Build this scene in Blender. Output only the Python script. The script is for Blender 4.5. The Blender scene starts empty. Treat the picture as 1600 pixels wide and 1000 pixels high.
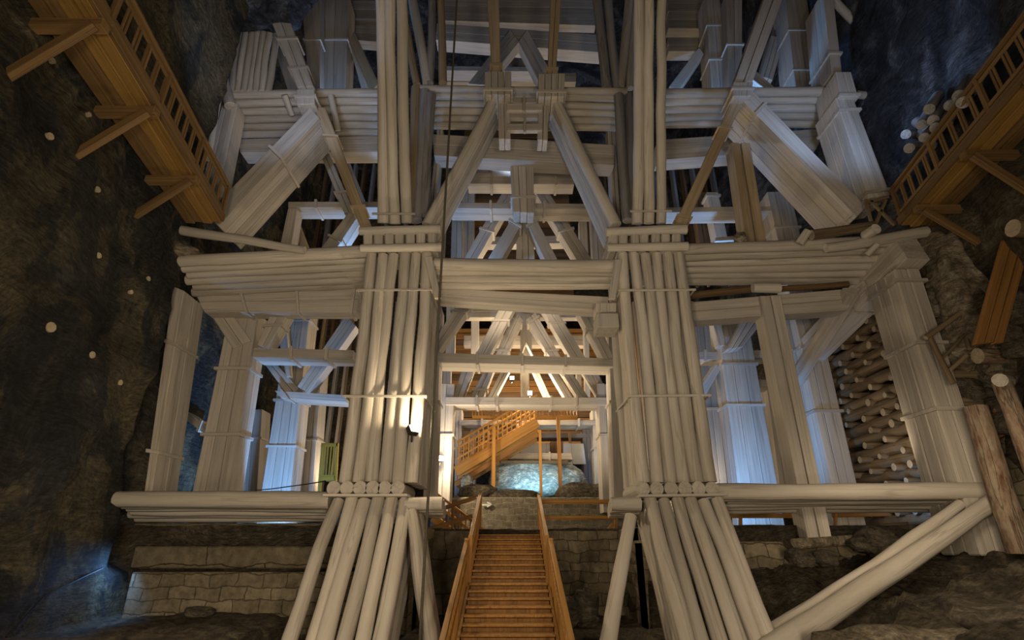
import bpy, bmesh, math, random
from mathutils import Vector, Matrix, Quaternion, noise
random.seed(7)
C = bpy.context.scene.collection
# ------------------------------------------------------------------ camera
F = 837.0; PITCH = math.radians(22.7); CP, SP = math.cos(PITCH), math.sin(PITCH)
def P(x, y, Y):
    """point seen at pixel (x, y) of the 1600x1000 frame, standing Y metres in front of the viewpoint"""
    u = (x-800)/F; v = (500-y)/F
    k = Y/(CP - v*SP)
    return Vector((u*k, Y, (SP + v*CP)*k))
cam = bpy.data.cameras.new('camera'); co = bpy.data.objects.new('camera', cam); C.objects.link(co)
cam.sensor_width = 36; cam.lens = F/1600*36; cam.clip_end = 300
co.location = (0, 0, 0); co.rotation_euler = (math.pi/2 + PITCH, 0, 0)
bpy.context.scene.camera = co

# ------------------------------------------------------------------ materials
def mat(name):
    m = bpy.data.materials.new(name); m.use_nodes = True
    nt = m.node_tree; nt.nodes.clear()
    o = nt.nodes.new('ShaderNodeOutputMaterial'); b = nt.nodes.new('ShaderNodeBsdfPrincipled')
    nt.links.new(b.outputs[0], o.inputs[0]); b.inputs['Specular IOR Level'].default_value = .25
    return m, nt, b
def N(nt, t, **kw):
    n = nt.nodes.new(t)
    for k, v in kw.items():
        if k in n.inputs: n.inputs[k].default_value = v
        else: setattr(n, k, v)
    return n
def ramp(nt, stops):
    r = nt.nodes.new('ShaderNodeValToRGB'); e = r.color_ramp.elements
    while len(e) < len(stops): e.new(.5)
    for i, (p, c) in enumerate(stops):
        e[i].position = p; e[i].color = (c, c, c, 1) if isinstance(c, (int, float)) else (*c, 1)
    return r
def mixc(nt, fac, a, b, mode='MIX'):
    m = nt.nodes.new('ShaderNodeMix'); m.data_type = 'RGBA'; m.blend_type = mode
    for i, v in ((0, fac), (6, a), (7, b)):
        if isinstance(v, bpy.types.NodeSocket): nt.links.new(v, m.inputs[i])
        elif isinstance(v, (int, float)): m.inputs[i].default_value = v
        else: m.inputs[i].default_value = (*v, 1)
    return m.outputs[2]
def wood(name, c0, c1, crack=(.10, .08, .06), sx=9, sz=.45, crackamt=.6, rough=.75, bump=.35, blotch=None, var=.25):
    m, nt, b = mat(name); L = nt.links.new
    tc = N(nt, 'ShaderNodeTexCoord'); oi = N(nt, 'ShaderNodeObjectInfo')
    off = N(nt, 'ShaderNodeVectorMath', operation='MULTIPLY_ADD'); L(oi.outputs['Random'], off.inputs[0])
    off.inputs[1].default_value = (37, 53, 71); L(tc.outputs['Object'], off.inputs[2])
    mp = N(nt, 'ShaderNodeMapping'); mp.inputs['Scale'].default_value = (sx, sx, sz); L(off.outputs[0], mp.inputs[0])
    n1 = N(nt, 'ShaderNodeTexNoise', Scale=1.0, Detail=6.0, Roughness=.62); L(mp.outputs[0], n1.inputs['Vector'])
    n2 = N(nt, 'ShaderNodeTexNoise', Scale=1.3, Detail=5.0, Roughness=.6); L(off.outputs[0], n2.inputs['Vector'])
    mp2 = N(nt, 'ShaderNodeMapping'); mp2.inputs['Scale'].default_value = (sx*.9, sx*.9, sz*.22); L(off.outputs[0], mp2.inputs[0])
    n3 = N(nt, 'ShaderNodeTexNoise', Scale=1.0, Detail=3.0, Roughness=.5); L(mp2.outputs[0], n3.inputs['Vector'])
    r1 = ramp(nt, [(.32, c1), (.62, c0)]); L(n1.outputs['Fac'], r1.inputs[0])
    r3 = ramp(nt, [(.480, 0.), (.495, 1.), (.505, 1.), (.520, 0.)]); L(n3.outputs['Fac'], r3.inputs[0])
    mu = N(nt, 'ShaderNodeMath', operation='MULTIPLY'); L(r3.outputs[0], mu.inputs[0]); mu.inputs[1].default_value = crackamt
    col = mixc(nt, mu.outputs[0], r1.outputs[0], crack)
    r2 = ramp(nt, [(.35, 0.), (.7, 1.)]); L(n2.outputs['Fac'], r2.inputs[0])
    col2 = mixc(nt, r2.outputs[0], col, blotch if blotch else tuple(x*.82 for x in c0), 'MIX')
    mm = nt.nodes[-1]
    fm = N(nt, 'ShaderNodeMath', operation='MULTIPLY'); L(r2.outputs[0], fm.inputs[0]); fm.inputs[1].default_value = .45
    L(fm.outputs[0], [n for n in nt.nodes if n.bl_idname == 'ShaderNodeMix'][-1].inputs[0])
    vr = N(nt, 'ShaderNodeMapRange'); L(oi.outputs['Random'], vr.inputs[0]); vr.inputs[3].default_value = 1-var; vr.inputs[4].default_value = 1.0
    hs = N(nt, 'ShaderNodeHueSaturation'); L(vr.outputs[0], hs.inputs['Value']); L(col2, hs.inputs['Color'])
    L(hs.outputs[0], b.inputs['Base Color']); b.inputs['Roughness'].default_value = rough
    sb = N(nt, 'ShaderNodeMath', operation='SUBTRACT'); L(n1.outputs['Fac'], sb.inputs[0]); L(mu.outputs[0], sb.inputs[1])
    bp = N(nt, 'ShaderNodeBump', Strength=bump, Distance=.02); L(sb.outputs[0], bp.inputs['Height']); L(bp.outputs[0], b.inputs['Normal'])
    return m
WHITE = wood('whitewashed_timber', (.58, .53, .46), (.44, .395, .33), crack=(.13, .10, .075), crackamt=.35)
LOGW = wood('whitewashed_log', (.62, .57, .49), (.48, .43, .35), crack=(.16, .12, .09), sx=5, sz=.6, crackamt=.35)
GREYL = wood('grey_log', (.34, .33, .33), (.22, .21, .20), sx=5, sz=.6)
TAN = wood('tan_timber', (.52, .40, .25), (.38, .28, .16), crackamt=.4)
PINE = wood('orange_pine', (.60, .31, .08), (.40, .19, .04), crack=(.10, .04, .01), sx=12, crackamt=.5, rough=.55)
PINED = wood('aged_or_shaded_pine', (.40, .20, .06), (.22, .11, .035), crack=(.05, .03, .01), sx=12, crackamt=.5, rough=.6)
BROWN = wood('brown_timber', (.20, .12, .06), (.10, .06, .03), crack=(.02, .01, .005), sx=8)
OLDLOG = wood('old_unpainted_log', (.27, .20, .12), (.13, .09, .05), crack=(.03, .02, .01), sx=6)
BARK = wood('bark_log', (.34, .27, .19), (.12, .05, .025), crack=(.02, .01, .01), sx=9, sz=3, bump=1.0)
GREEN = wood('olive_painted_wood', (.42, .26, .03), (.28, .17, .02), sx=9)

ENDW = wood('pale_cut_log_end', (.50, .42, .29), (.36, .28, .18), sx=5, sz=5, crackamt=.4)
DARKLOG = wood('dark_crib_log', (.24, .175, .105), (.12, .085, .05), crack=(.02, .01, .005), sx=6)
OCHRE = wood('ochre_pine', (.36, .21, .06), (.22, .12, .03), crack=(.05, .03, .01), sx=12, crackamt=.5, rough=.55)
OCHRED = wood('aged_ochre_pine', (.25, .15, .06), (.15, .09, .035), crack=(.04, .02, .01), sx=12, crackamt=.6, rough=.6)
def rock(name, stops, scale=.5, bump=1.2, streak=(1, 1, 1), rough=.85, fine=6, spec=.3):
    m, nt, b = mat(name); L = nt.links.new
    tc = N(nt, 'ShaderNodeTexCoord'); mp = N(nt, 'ShaderNodeMapping'); mp.inputs['Scale'].default_value = streak
    mp.inputs['Rotation'].default_value = (.6, .2, .3)
    L(tc.outputs['Object'], mp.inputs[0])
    n1 = N(nt, 'ShaderNodeTexNoise', Scale=scale, Detail=9.0, Roughness=.62, Distortion=1.1); L(mp.outputs[0], n1.inputs['Vector'])
    n2 = N(nt, 'ShaderNodeTexNoise', Scale=fine, Detail=8.0, Roughness=.7); L(mp.outputs[0], n2.inputs['Vector'])
    mp3 = N(nt, 'ShaderNodeMapping'); mp3.inputs['Scale'].default_value = (1, .35, 4); mp3.inputs['Rotation'].default_value = (.5, .4, 0); L(tc.outputs['Object'], mp3.inputs[0])
    n3 = N(nt, 'ShaderNodeTexNoise', Scale=3.0, Detail=6.0, Roughness=.65, Distortion=.8); L(mp3.outputs[0], n3.inputs['Vector'])
    r = ramp(nt, stops); L(n1.outputs['Fac'], r.inputs[0])
    r2 = ramp(nt, [(.3, .45), (.7, 1.25)]); L(n2.outputs['Fac'], r2.inputs[0])
    col = mixc(nt, 1.0, r.outputs[0], r2.outputs[0], 'MULTIPLY')
    r3 = ramp(nt, [(.35, .6), (.65, 1.2)]); L(n3.outputs['Fac'], r3.inputs[0])
    col = mixc(nt, 1.0, col, r3.outputs[0], 'MULTIPLY')
    L(col, b.inputs['Base Color']); b.inputs['Roughness'].default_value = rough; b.inputs['Specular IOR Level'].default_value = spec
    mp4 = N(nt, 'ShaderNodeMapping'); mp4.inputs['Scale'].default_value = (3, 3.5, 14); mp4.inputs['Rotation'].default_value = (.9, .2, 0)
    n5 = N(nt, 'ShaderNodeTexNoise', Scale=.35, Detail=2.0); L(tc.outputs['Object'], n5.inputs['Vector'])
    w5 = N(nt, 'ShaderNodeVectorMath', operation='MULTIPLY_ADD'); L(n5.outputs['Color'], w5.inputs[0]); w5.inputs[1].default_value = (3, 3, 3); L(tc.outputs['Object'], w5.inputs[2]); L(w5.outputs[0], mp4.inputs[0])
    n4 = N(nt, 'ShaderNodeTexNoise', Scale=1.6, Detail=7.0, Roughness=.75); L(mp4.outputs[0], n4.inputs['Vector'])
    r4 = ramp(nt, [(.40, .55), (.60, 1.25)]); L(n4.outputs['Fac'], r4.inputs[0])
    col = mixc(nt, 1.0, col, r4.outputs[0], 'MULTIPLY'); L(col, b.inputs['Base Color'])
    a0 = N(nt, 'ShaderNodeMath', operation='ADD'); L(n4.outputs['Fac'], a0.inputs[0]); L(n3.outputs['Fac'], a0.inputs[1])
    ad = N(nt, 'ShaderNodeMath', operation='ADD'); L(n2.outputs['Fac'], ad.inputs[0]); L(a0.outputs[0], ad.inputs[1])
    bp = N(nt, 'ShaderNodeBump', Strength=bump, Distance=.12); L(ad.outputs[0], bp.inputs['Height']); L(bp.outputs[0], b.inputs['Normal'])
    return m
ROCKL = rock('dark_rock_with_ochre', [(.36, (.07, .08, .086)), (.48, (.14, .14, .125)), (.53, (.34, .29, .175)), (.7, (.45, .385, .24))], scale=.5, bump=1.5)
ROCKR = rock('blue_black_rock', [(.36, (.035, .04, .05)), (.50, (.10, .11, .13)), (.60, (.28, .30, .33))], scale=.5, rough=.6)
ROCKB = rock('brown_rock', [(.35, (.15, .125, .09)), (.55, (.29, .245, .175)), (.7, (.45, .38, .27))], scale=.7)
ROCKP = rock('pale_rock', [(.35, (.20, .16, .10)), (.5, (.36, .30, .21)), (.65, (.50, .44, .34))], scale=.9, bump=.8)
GROUND = rock('trodden_earth', [(.35, (.11, .09, .06)), (.55, (.22, .18, .12)), (.7, (.34, .28, .19))], scale=.8)
ENDM_ = 0
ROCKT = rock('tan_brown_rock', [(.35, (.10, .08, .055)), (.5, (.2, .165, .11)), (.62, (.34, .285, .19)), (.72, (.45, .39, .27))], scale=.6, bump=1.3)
SALT = rock('pale_salt_rock', [(.35, (.35, .42, .42)), (.5, (.55, .60, .58)), (.65, (.75, .78, .75))], scale=1.2, bump=.6)
def masonry(name, c1, c2, mortar, bw, bh, sq=.5):
    m, nt, b = mat(name); L = nt.links.new
    tc = N(nt, 'ShaderNodeTexCoord'); sp = N(nt, 'ShaderNodeSeparateXYZ'); cb = N(nt, 'ShaderNodeCombineXYZ')
    nz = N(nt, 'ShaderNodeTexNoise', Scale=1.5, Detail=5.0); L(tc.outputs['Object'], nz.inputs['Vector'])
    ma = N(nt, 'ShaderNodeVectorMath', operation='MULTIPLY_ADD'); L(nz.outputs['Color'], ma.inputs[0]); ma.inputs[1].default_value = (.34, .34, .34); L(tc.outputs['Object'], ma.inputs[2])
    L(ma.outputs[0], sp.inputs[0]); L(sp.outputs[0], cb.inputs[0]); L(sp.outputs[2], cb.inputs[1])
    br = N(nt, 'ShaderNodeTexBrick'); L(cb.outputs[0], br.inputs['Vector']); br.inputs['Scale'].default_value = 1
    br.inputs['Brick Width'].default_value = bw; br.inputs['Row Height'].default_value = bh; br.inputs['Mortar Size'].default_value = .013; br.inputs['Mortar Smooth'].default_value = .4
    br.inputs['Color1'].default_value = (*c1, 1); br.inputs['Color2'].default_value = (*c2, 1); br.inputs['Mortar'].default_value = (*mortar, 1); br.offset = sq
    n2 = N(nt, 'ShaderNodeTexNoise', Scale=5.0, Detail=8.0, Roughness=.7); L(tc.outputs['Object'], n2.inputs['Vector'])
    r2 = ramp(nt, [(.3, .5), (.7, 1.3)]); L(n2.outputs['Fac'], r2.inputs[0])
    L(mixc(nt, 1.0, br.outputs['Color'], r2.outputs[0], 'MULTIPLY'), b.inputs['Base Color']); b.inputs['Roughness'].default_value = .9
    sb = N(nt, 'ShaderNodeMath', operation='SUBTRACT'); L(n2.outputs['Fac'], sb.inputs[0]); L(br.outputs['Fac'], sb.inputs[1])
    bp = N(nt, 'ShaderNodeBump', Strength=.8, Distance=.04); L(sb.outputs[0], bp.inputs['Height']); L(bp.outputs[0], b.inputs['Normal'])
    return m
STONE = masonry('rough_block_masonry', (.17, .14, .09), (.27, .225, .15), (.10, .08, .055), .55, .27)
BRICK = masonry('salt_block_masonry', (.20, .17, .12), (.26, .23, .17), (.38, .34, .26), .42, .19)
SLAB = masonry('wide_stone_slabs', (.15, .125, .08), (.19, .16, .105), (.05, .04, .025), 2.6, .9)
def plain(name, c, rough=.6, metal=0, emit=None, es=0):
    m, nt, b = mat(name); b.inputs['Base Color'].default_value = (*c, 1); b.inputs['Roughness'].default_value = rough; b.inputs['Metallic'].default_value = metal
    n = N(nt, 'ShaderNodeTexNoise', Scale=20.0, Detail=3.0); bp = N(nt, 'ShaderNodeBump', Strength=.1); nt.links.new(n.outputs['Fac'], bp.inputs['Height']); nt.links.new(bp.outputs[0], b.inputs['Normal'])
    if emit: b.inputs['Emission Color'].default_value = (*emit, 1); b.inputs['Emission Strength'].default_value = es
    return m
IRON = plain('dark_iron', (.05, .045, .04), .6, .5)
ROPE = wood('hemp_rope', (.14, .12, .08), (.07, .06, .04), sx=60, sz=30)
CABLE = plain('black_cable', (.012, .012, .012), .5)
LAMPG = plain('lit_lamp_glass', (1, 1, 1), .3, 0, (1, .82, .55), 300)
WHITEP = plain('white_board', (.75, .78, .8), .5)

# ------------------------------------------------------------------ helpers
WM = {}
def meshobj(name, vs, fs, m, parent=None, A=None, B=None, smooth=False, bevel=0):
    A = Vector(A) if A is not None else sum((Vector(v) for v in vs), Vector())/len(vs)
    if B is not None and (Vector(B)-A).length > 1e-4:
        d = (Vector(B)-A).normalized()
        q = d.to_track_quat('Z', 'Y')
        M = Matrix.Translation(A) @ q.to_matrix().to_4x4()
    else: M = Matrix.Translation(A)
    Mi = M.inverted()
    me = bpy.data.meshes.new(name)
    me.from_pydata([Mi @ Vector(v) for v in vs], [], fs)
    bm = bmesh.new(); bm.from_mesh(me)
    bmesh.ops.recalc_face_normals(bm, faces=bm.faces)
    if bevel:
        bmesh.ops.bevel(bm, geom=bm.edges[:], offset=bevel, segments=1, affect='EDGES', profile=.7)
    bm.to_mesh(me); bm.free()
    if smooth:
        for p in me.polygons: p.use_smooth = True
    me.materials.append(m)
    o = bpy.data.objects.new(name, me); C.objects.link(o)
    if parent is not None:
        o.parent = parent
        o.matrix_basis = Matrix.Translation(-parent.location) @ M if parent.type == 'EMPTY' else WM[parent.name].inverted() @ M
    else: o.matrix_basis = M
    WM[o.name] = M
    return o
def tag(o, label, cat, group=None, kind=None):
    if label: o['label'] = label
    if cat: o['category'] = cat
    if group: o['group'] = group
    if kind: o['kind'] = kind
    return o
def thing(name, loc, label, cat, group=None):
    o = bpy.data.objects.new(name, None); C.objects.link(o); o.location = loc; o.empty_display_size = .2
    return tag(o, label, cat, group)
BOXF = [(0,1,2,3), (7,6,5,4), (0,4,5,1), (1,5,6,2), (2,6,7,3), (3,7,4,0)]
def boxv(c):  # 8 corner points
    return c, BOXF
def lp(a, b, t): return a + (b-a)*t
ENDM = {}
def logmesh(name, A, B, r0, r1, m, parent=None, seg=12, wob=.018, segs=None, label=None):
    A = Vector(A); B = Vector(B); d = B-A; Ln = d.length; dn = d.normalized()
    up = Vector((0, 0, 1)) if abs(dn.z) < .9 else Vector((1, 0, 0))
    s = dn.cross(up).normalized(); t = dn.cross(s)
    n = segs or max(3, min(14, int(Ln/.55)))
    ph = random.uniform(0, 50); vs = []; fs = []
    bx, by = random.uniform(-1, 1)*wob*min(Ln, 5)*.45, random.uniform(-1, 1)*wob*min(Ln, 5)*.45
    for i in range(n+1):
        e = i/n; arc = math.sin(math.pi*e)
        c = A + d*e + s*(bx*arc + wob*noise.noise((ph+e*Ln*.9, 0, 3))) + t*(by*arc + wob*noise.noise((ph+e*Ln*.9, 7, 1)))
        r = (r0+(r1-r0)*e)*(1+.08*noise.noise((ph, e*Ln*1.3, 5)))
        if i == 0 or i == n: pass
        for k in range(seg):
            a = 2*math.pi*k/seg
            rr = r*(1+.05*noise.noise((ph+math.cos(a), math.sin(a), e*Ln*.8)))
            vs.append(c + (s*math.cos(a) + t*math.sin(a))*rr)
    for i in range(n):
        for k in range(seg):
            k2 = (k+1) % seg
            fs.append((i*seg+k, i*seg+k2, (i+1)*seg+k2, (i+1)*seg+k))
    o0 = len(vs)                                    # end caps with their own ring: crisp edge
    for i in (0, n):
        base = len(vs)
        for k in range(seg): vs.append(vs[i*seg+k].copy())
        fs.append(tuple(range(base, base+seg)) if i else tuple(reversed(range(base, base+seg))))
    o = meshobj(name, vs, fs, m, parent, A, B)
    for p in o.data.polygons: p.use_smooth = len(p.vertices) == 4
    if m.name in ENDM:
        o.data.materials.append(ENDM[m.name])
        for p in o.data.polygons:
            if len(p.vertices) > 4: p.material_index = 1
    if label: o['label'] = label
    return o
def strap(parent, f, e, depth, hw=.04, th=.055, over=.06, m=None):
    """wooden clamp: three thin bars round the front and both sides at fraction e; f(s,e,dep) gives world points"""
    m = m or WHITE
    Ln = (f(.5, 1, 0)-f(.5, 0, 0)).length or 1; de = hw/Ln
    W = (f(1, e, 0)-f(0, e, 0)).length or 1; ov = over/W; tt = th/W
    def blk(s0, s1, d0, d1):
        return [f(s0, e-de, d0), f(s1, e-de, d0), f(s1, e+de, d0), f(s0, e+de, d0), f(s0, e-de, d1), f(s1, e-de, d1), f(s1, e+de, d1), f(s0, e+de, d1)]
    vs = []; fs = []
    for b in (blk(-ov, 1+ov, -th, -.001), blk(-tt, -.0001, 0, depth), blk(1.0001, 1+tt, 0, depth)):
        k = len(vs); vs += b; fs += [tuple(i+k for i in q) for q in BOXF]
    return meshobj('strap', vs, fs, m, parent, f(.5, e, 0), f(.5, e, 0)+(f(1, e, 0)-f(0, e, 0)))
TH = []
def prism(name, q, Y, d, label, cat, n=1, m=1, straps=(), mt=None, group=None, gap=.012, bev=.012, smat=None, Yb=None, parent=None, part='timber'):
    """squared timbers: front face = pixel quad (a0,a1,b0,b1) standing at distance Y (b end at Yb), running back d metres; n timbers across, m deep"""
    mt = mt or WHITE
    Yb = Y if Yb is None else Yb
    a0, a1, b0, b1 = (P(*q[0], Y), P(*q[1], Y), P(*q[2], Yb), P(*q[3], Yb))
    def f(s, e, dep): return lp(lp(a0, a1, s), lp(b0, b1, s), e) + Vector((0, dep, 0))
    W = ((a1-a0).length+(b1-b0).length)/2; Ln = ((b0-a0).length+(b1-a1).length)/2
    single = n*m == 1 and not straps
    low = min((a0+a1)/2, (b0+b1)/2, key=lambda v: v.z)
    root = parent
    if not single and parent is None: root = thing(name, low, label, cat, group)
    for i in range(n):
        for j in range(m):
            if 0 < i < n-1 and j > 0: continue
            gs = gap/2/W if n > 1 else 0; gd = gap/2 if m > 1 else 0
            s0, s1 = i/n+gs, (i+1)/n-gs; d0, d1 = d*j/m+gd+random.uniform(0, .012)*(n > 1), d*(j+1)/m-gd
            e0, e1 = (0, 1) if n*m == 1 else (-random.uniform(0, .03)/Ln, 1+random.uniform(0, .03)/Ln)
            vs = [f(s0, e0, d0), f(s1, e0, d0), f(s1, e1, d0), f(s0, e1, d0), f(s0, e0, d1), f(s1, e0, d1), f(s1, e1, d1), f(s0, e1, d1)]
            o = meshobj(part if (not single or parent is not None) else name, vs, BOXF, mt, root, f((s0+s1)/2, 0, (d0+d1)/2), f((s0+s1)/2, 1, (d0+d1)/2), bevel=min(bev, W/n*.2, d/m*.2))
    for e in straps: strap(root, f, e, d, m=smat)
    if single and parent is None: tag(o, label, cat, group); return o
    return root
def deck(name, L0, R0, Y0, L1, R1, Y1, n, label, r=None, mt=None, jit=.25, group=None, rfirst=1.0):
    """row of n horizontal logs laid side by side, first one in front"""
    mt = mt or LOGW
    A0, B0, A1, B1 = P(*L0, Y0), P(*R0, Y0), P(*L1, Y1), P(*R1, Y1)
    sp = ((A1-A0).cross((B0-A0).normalized()).length)/max(1, n-1)
    r = r or sp*.5
    root = thing(name, A0, label, 'log beam', group)
    for i in range(n):
        t = i/max(1, n-1); a = lp(A0, A1, t); b = lp(B0, B1, t); u = (b-a).normalized()
        flip = i % 2; rr = r*random.uniform(.94, 1.05)*(rfirst if i == 0 else 1)
        logmesh('log', a-u*random.uniform(0, jit), b+u*random.uniform(0, jit), rr*(1.06 if flip else .95), rr*(.95 if flip else 1.06), mt, root, wob=.012)
    return root
def slog(name, a, Ya, b, Yb, r0, r1, label, cat='log', mt=None, parent=None, group=None, wob=.02):
    o = logmesh(name, P(*a, Ya), P(*b, Yb), r0, r1, mt or LOGW, parent, wob=wob)
    if parent is None: tag(o, label, cat, group)
    return o
def bar(name, A, B, w, h, m, parent=None, up=(0, 0, 1), bev=.006, label=None):
    A = Vector(A); B = Vector(B); dn = (B-A).normalized(); up = Vector(up)
    if abs(dn.dot(up)) > .98: up = Vector((0, 1, 0))
    s = dn.cross(up).normalized(); t = s.cross(dn)
    vs = [E + s*x*w/2 + t*y*h/2 for E in (A, B) for x, y in ((-1,-1), (1,-1), (1,1), (-1,1))]
    o = meshobj(name, vs, BOXF, m, parent, A, B, bevel=bev)
    if label: o['label'] = label
    return o
def boxw(name, x0, x1, y0, y1, z0, z1, m, parent=None, bev=.01):
    vs = [(x, y, z) for x, y in ((x0,y0), (x1,y0), (x1,y1), (x0,y1)) for z in (z0,)] + [(x, y, z1) for x, y in ((x0,y0), (x1,y0), (x1,y1), (x0,y1))]
    return meshobj(name, vs, BOXF, m, parent, ((x0+x1)/2, (y0+y1)/2, (z0+z1)/2), bevel=bev)

ENDM.update({'old_unpainted_log': ENDW, 'bark_log': ENDW, 'dark_crib_log': ENDW})
# ------------------------------------------------------------------ cave: walls, roof, ground
def fbm(p, o=5, s=1.0): return noise.fractal(Vector(p)*s, .9, 2.1, o)
def wlx(Y):
    return -7.35-.16*(Y-5.6) if Y < 13.6 else -8.63-.16*(Y-13.6)*.8
def wrx(Y, z):
    b = 10.05+.19*(Y-7.17) if Y < 12 else 10.97
    return b + max(0, (z-9)*.05)
def grid(name, nu, nv, fn, m, kind='structure', smooth=True):
    vs = [fn(i/nu, j/nv) for j in range(nv+1) for i in range(nu+1)]
    fs = [(j*(nu+1)+i, j*(nu+1)+i+1, (j+1)*(nu+1)+i+1, (j+1)*(nu+1)+i) for j in range(nv) for i in range(nu)]
    o = meshobj(name, vs, fs, m, None, (0, 0, 0), smooth=smooth)
    o['kind'] = kind
    return o
def ridge(y, z):
    return .55*fbm((y*.30, z*.22, 1.3), 6) + .10*fbm((y*1.6, z*1.3, 9), 4)
def fl(u, v):
    Y = -4+42*u; z = -4+34*v
    x = wlx(Y) + .12 - max(0, ridge(Y, z))*.8 - .3*abs(fbm((Y*.5, z*.5, 4), 4))*(1 if Y < 12 or Y > 14 else .4)
    k = max(0, min(1, (Y-11.7)/.8))*max(0, min(1, (z-7.6)/1.0)); x -= 1.3*k; x -= .5*max(0, min(1, (Y-12.25)/.4))*(z > -.5)
    return (x, Y, z)
grid('wall_left', 190, 140, fl, ROCKL)
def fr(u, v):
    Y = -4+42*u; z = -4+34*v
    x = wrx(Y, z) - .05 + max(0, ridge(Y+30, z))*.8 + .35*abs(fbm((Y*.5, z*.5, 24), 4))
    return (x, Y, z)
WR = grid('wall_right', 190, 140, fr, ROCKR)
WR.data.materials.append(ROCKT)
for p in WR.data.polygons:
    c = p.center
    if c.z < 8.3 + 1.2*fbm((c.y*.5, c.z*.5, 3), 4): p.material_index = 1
def Yr(x, y, off=.2):
    a = (x-800)/F/(CP-(500-y)/F*SP)
    return min(12.2, (8.69-off)/(a-.19))
def PR(x, y, off=.2): return P(x, y, Yr(x, y, off))
def fc(u, v):
    X = -16+34*u; Y = -4+42*v
    z = 27 + .8*fbm((X*.3, Y*.3, 2), 5)
    return (X, Y, z)
grid('ceiling', 80, 90, fc, ROCKR)
def fb(u, v):
    X = -14+30*u; z = -4+34*v
    return (X, 34 + .6*fbm((X*.35, z*.35, 8), 5), z)
grid('wall_back', 90, 80, fb, ROCKB)
def gz(X, Y):
    if Y > 16.3 or (Y > 13.3 and (X < -2.3 or X > 3.0)): z = .40
    elif Y > 12.4: z = -1.75
    else: z = -1.75 - .25*(12.4-Y)
    if Y <= 13.3:
        if X > 4.6: z = max(z, -1.7 + 1.5*min(1, (X-4.6)/5.2)**1.2 - .04*(12-Y)) + 0
        if X < -4.5: z = max(z, -1.40 - .02*(12-Y))
    return z
def ff(u, v):
    X = -12+25*u; Y = -4+42*v
    z = gz(X, Y)
    amp = .16 if Y < 13.3 else .04
    if Y < 13.3 and X > 4.6: amp = .35
    return (X, Y, z + amp*fbm((X*.8, Y*.8, 3), 6) + amp*.3*fbm((X*3, Y*3, 1), 3))
grid('floor', 220, 340, ff, GROUND)

def blob(name, c, r, m, label, cat, seed=0, rough=.35, group=None, sub=4, parent=None):
    bm = bmesh.new(); bmesh.ops.create_icosphere(bm, subdivisions=sub, radius=1)
    vs = []; fs = [tuple(v.index for v in f.verts) for f in bm.faces]
    c = Vector(c)
    for v in bm.verts:
        p = v.co.copy(); k = 1 + rough*fbm((p.x*1.1+seed, p.y*1.1, p.z*1.1), 5)
        # squared-off boulder
        p = Vector([math.copysign(abs(x)**.75, x) for x in p])*k
        vs.append(c + Vector((p.x*r[0], p.y*r[1], p.z*r[2])))
    bm.free()
    o = meshobj(name, vs, fs, m, parent, c, smooth=True)
    if parent is None: tag(o, label, cat, group)
    return o

o = blob('ceiling_ledge', P(350, -30, 11.6), (2.9, 1.3, 1.25), ROCKR, '', '', 23, .3, sub=5); o['kind'] = 'structure'
for k_ in ('label', 'category'):
    if k_ in o: del o[k_]
# ------------------------------------------------------------------ front log pillars
def pillar(name, xs, sidex, z0, z1, Yf0, Yf1, rows, r, label, straps=(), dz_side=0, spl=0):
    """xs: x of each front log; sidex: list of x where rows run back"""
    root = thing(name, ((xs[0]+xs[-1])/2, Yf0, z0), label, 'log pillar')
    for x in xs:
        rr = r*random.uniform(.93, 1.04)
        logmesh('log', (x, Yf0, z0+random.uniform(-.02, .02)), (x+spl, Yf1, z1+random.uniform(-.05, .03)), rr*1.03, rr*.93, LOGW, root, wob=.03)
    for sx in sidex:
        for j in range(1, rows+1):
            rr = r*random.uniform(.85, 1.0)
            logmesh('log', (sx, Yf0+j*2*r, z0), (sx+spl, Yf1+j*2*r, z1+random.uniform(-.1, .03)), rr, rr, LOGW, root, wob=.03)
    for e in straps:
        z = z0+(z1-z0)*e; Yf = Yf0+(Yf1-Yf0)*e
        xa, xb = xs[0]-r-.04+spl*e, xs[-1]+r+.05+spl*e
        bar('strap', (xa-.05, Yf-r-.03, z), (xb+.05, Yf-r-.03, z+random.uniform(-.02, .03)), .04, .055, LOGW, root)
        for sx in sidex:
            xx = xb if sx > (xs[0]+xs[-1])/2 else xa
            bar('strap', (xx, Yf-r-.03, z), (xx, Yf+rows*2*r, z+.02), .03, .045, LOGW, root)
    return root
ZT = P(0, 392, 12).z; ZB = P(0, 776, 12).z; ZR = P(0, 765, 12).z
lx = [-3.63+.288*i for i in range(6)]; rx = [2.87+.288*i for i in range(6)]
pillar('log_pillar', lx, [lx[-1]+.02, lx[0]], ZB+.30, ZT, 12.14, 12.14, 5, .149, 'tall whitewashed log pillar left of the stairs, its middle storey between the two rows of log ends', (.33, .80))
pillar('log_pillar', rx, [rx[0]-.02, rx[-1]], ZB+.30, ZT, 12.14, 12.14, 5, .149, 'tall whitewashed log pillar right of the stairs, its middle storey between the two rows of log ends', (.33, .80))
# lower raking struts
zl = -2.9; yl = 9.6
pillar('log_pillar', [-3.72+.288*i for i in range(6)], [-3.72+.288*5+.02], zl, ZB-.06, yl, 12.05, 4, .149, 'raking foot of whitewashed logs under the left pillar, spreading down to the ground beside the stairs')
pillar('log_pillar', [3.0+.288*i for i in range(6)], [3.0], zl, ZB-.06, yl, 12.05, 4, .149, 'raking foot of whitewashed logs under the right pillar, reaching the rubble ground', spl=-.05)
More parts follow.
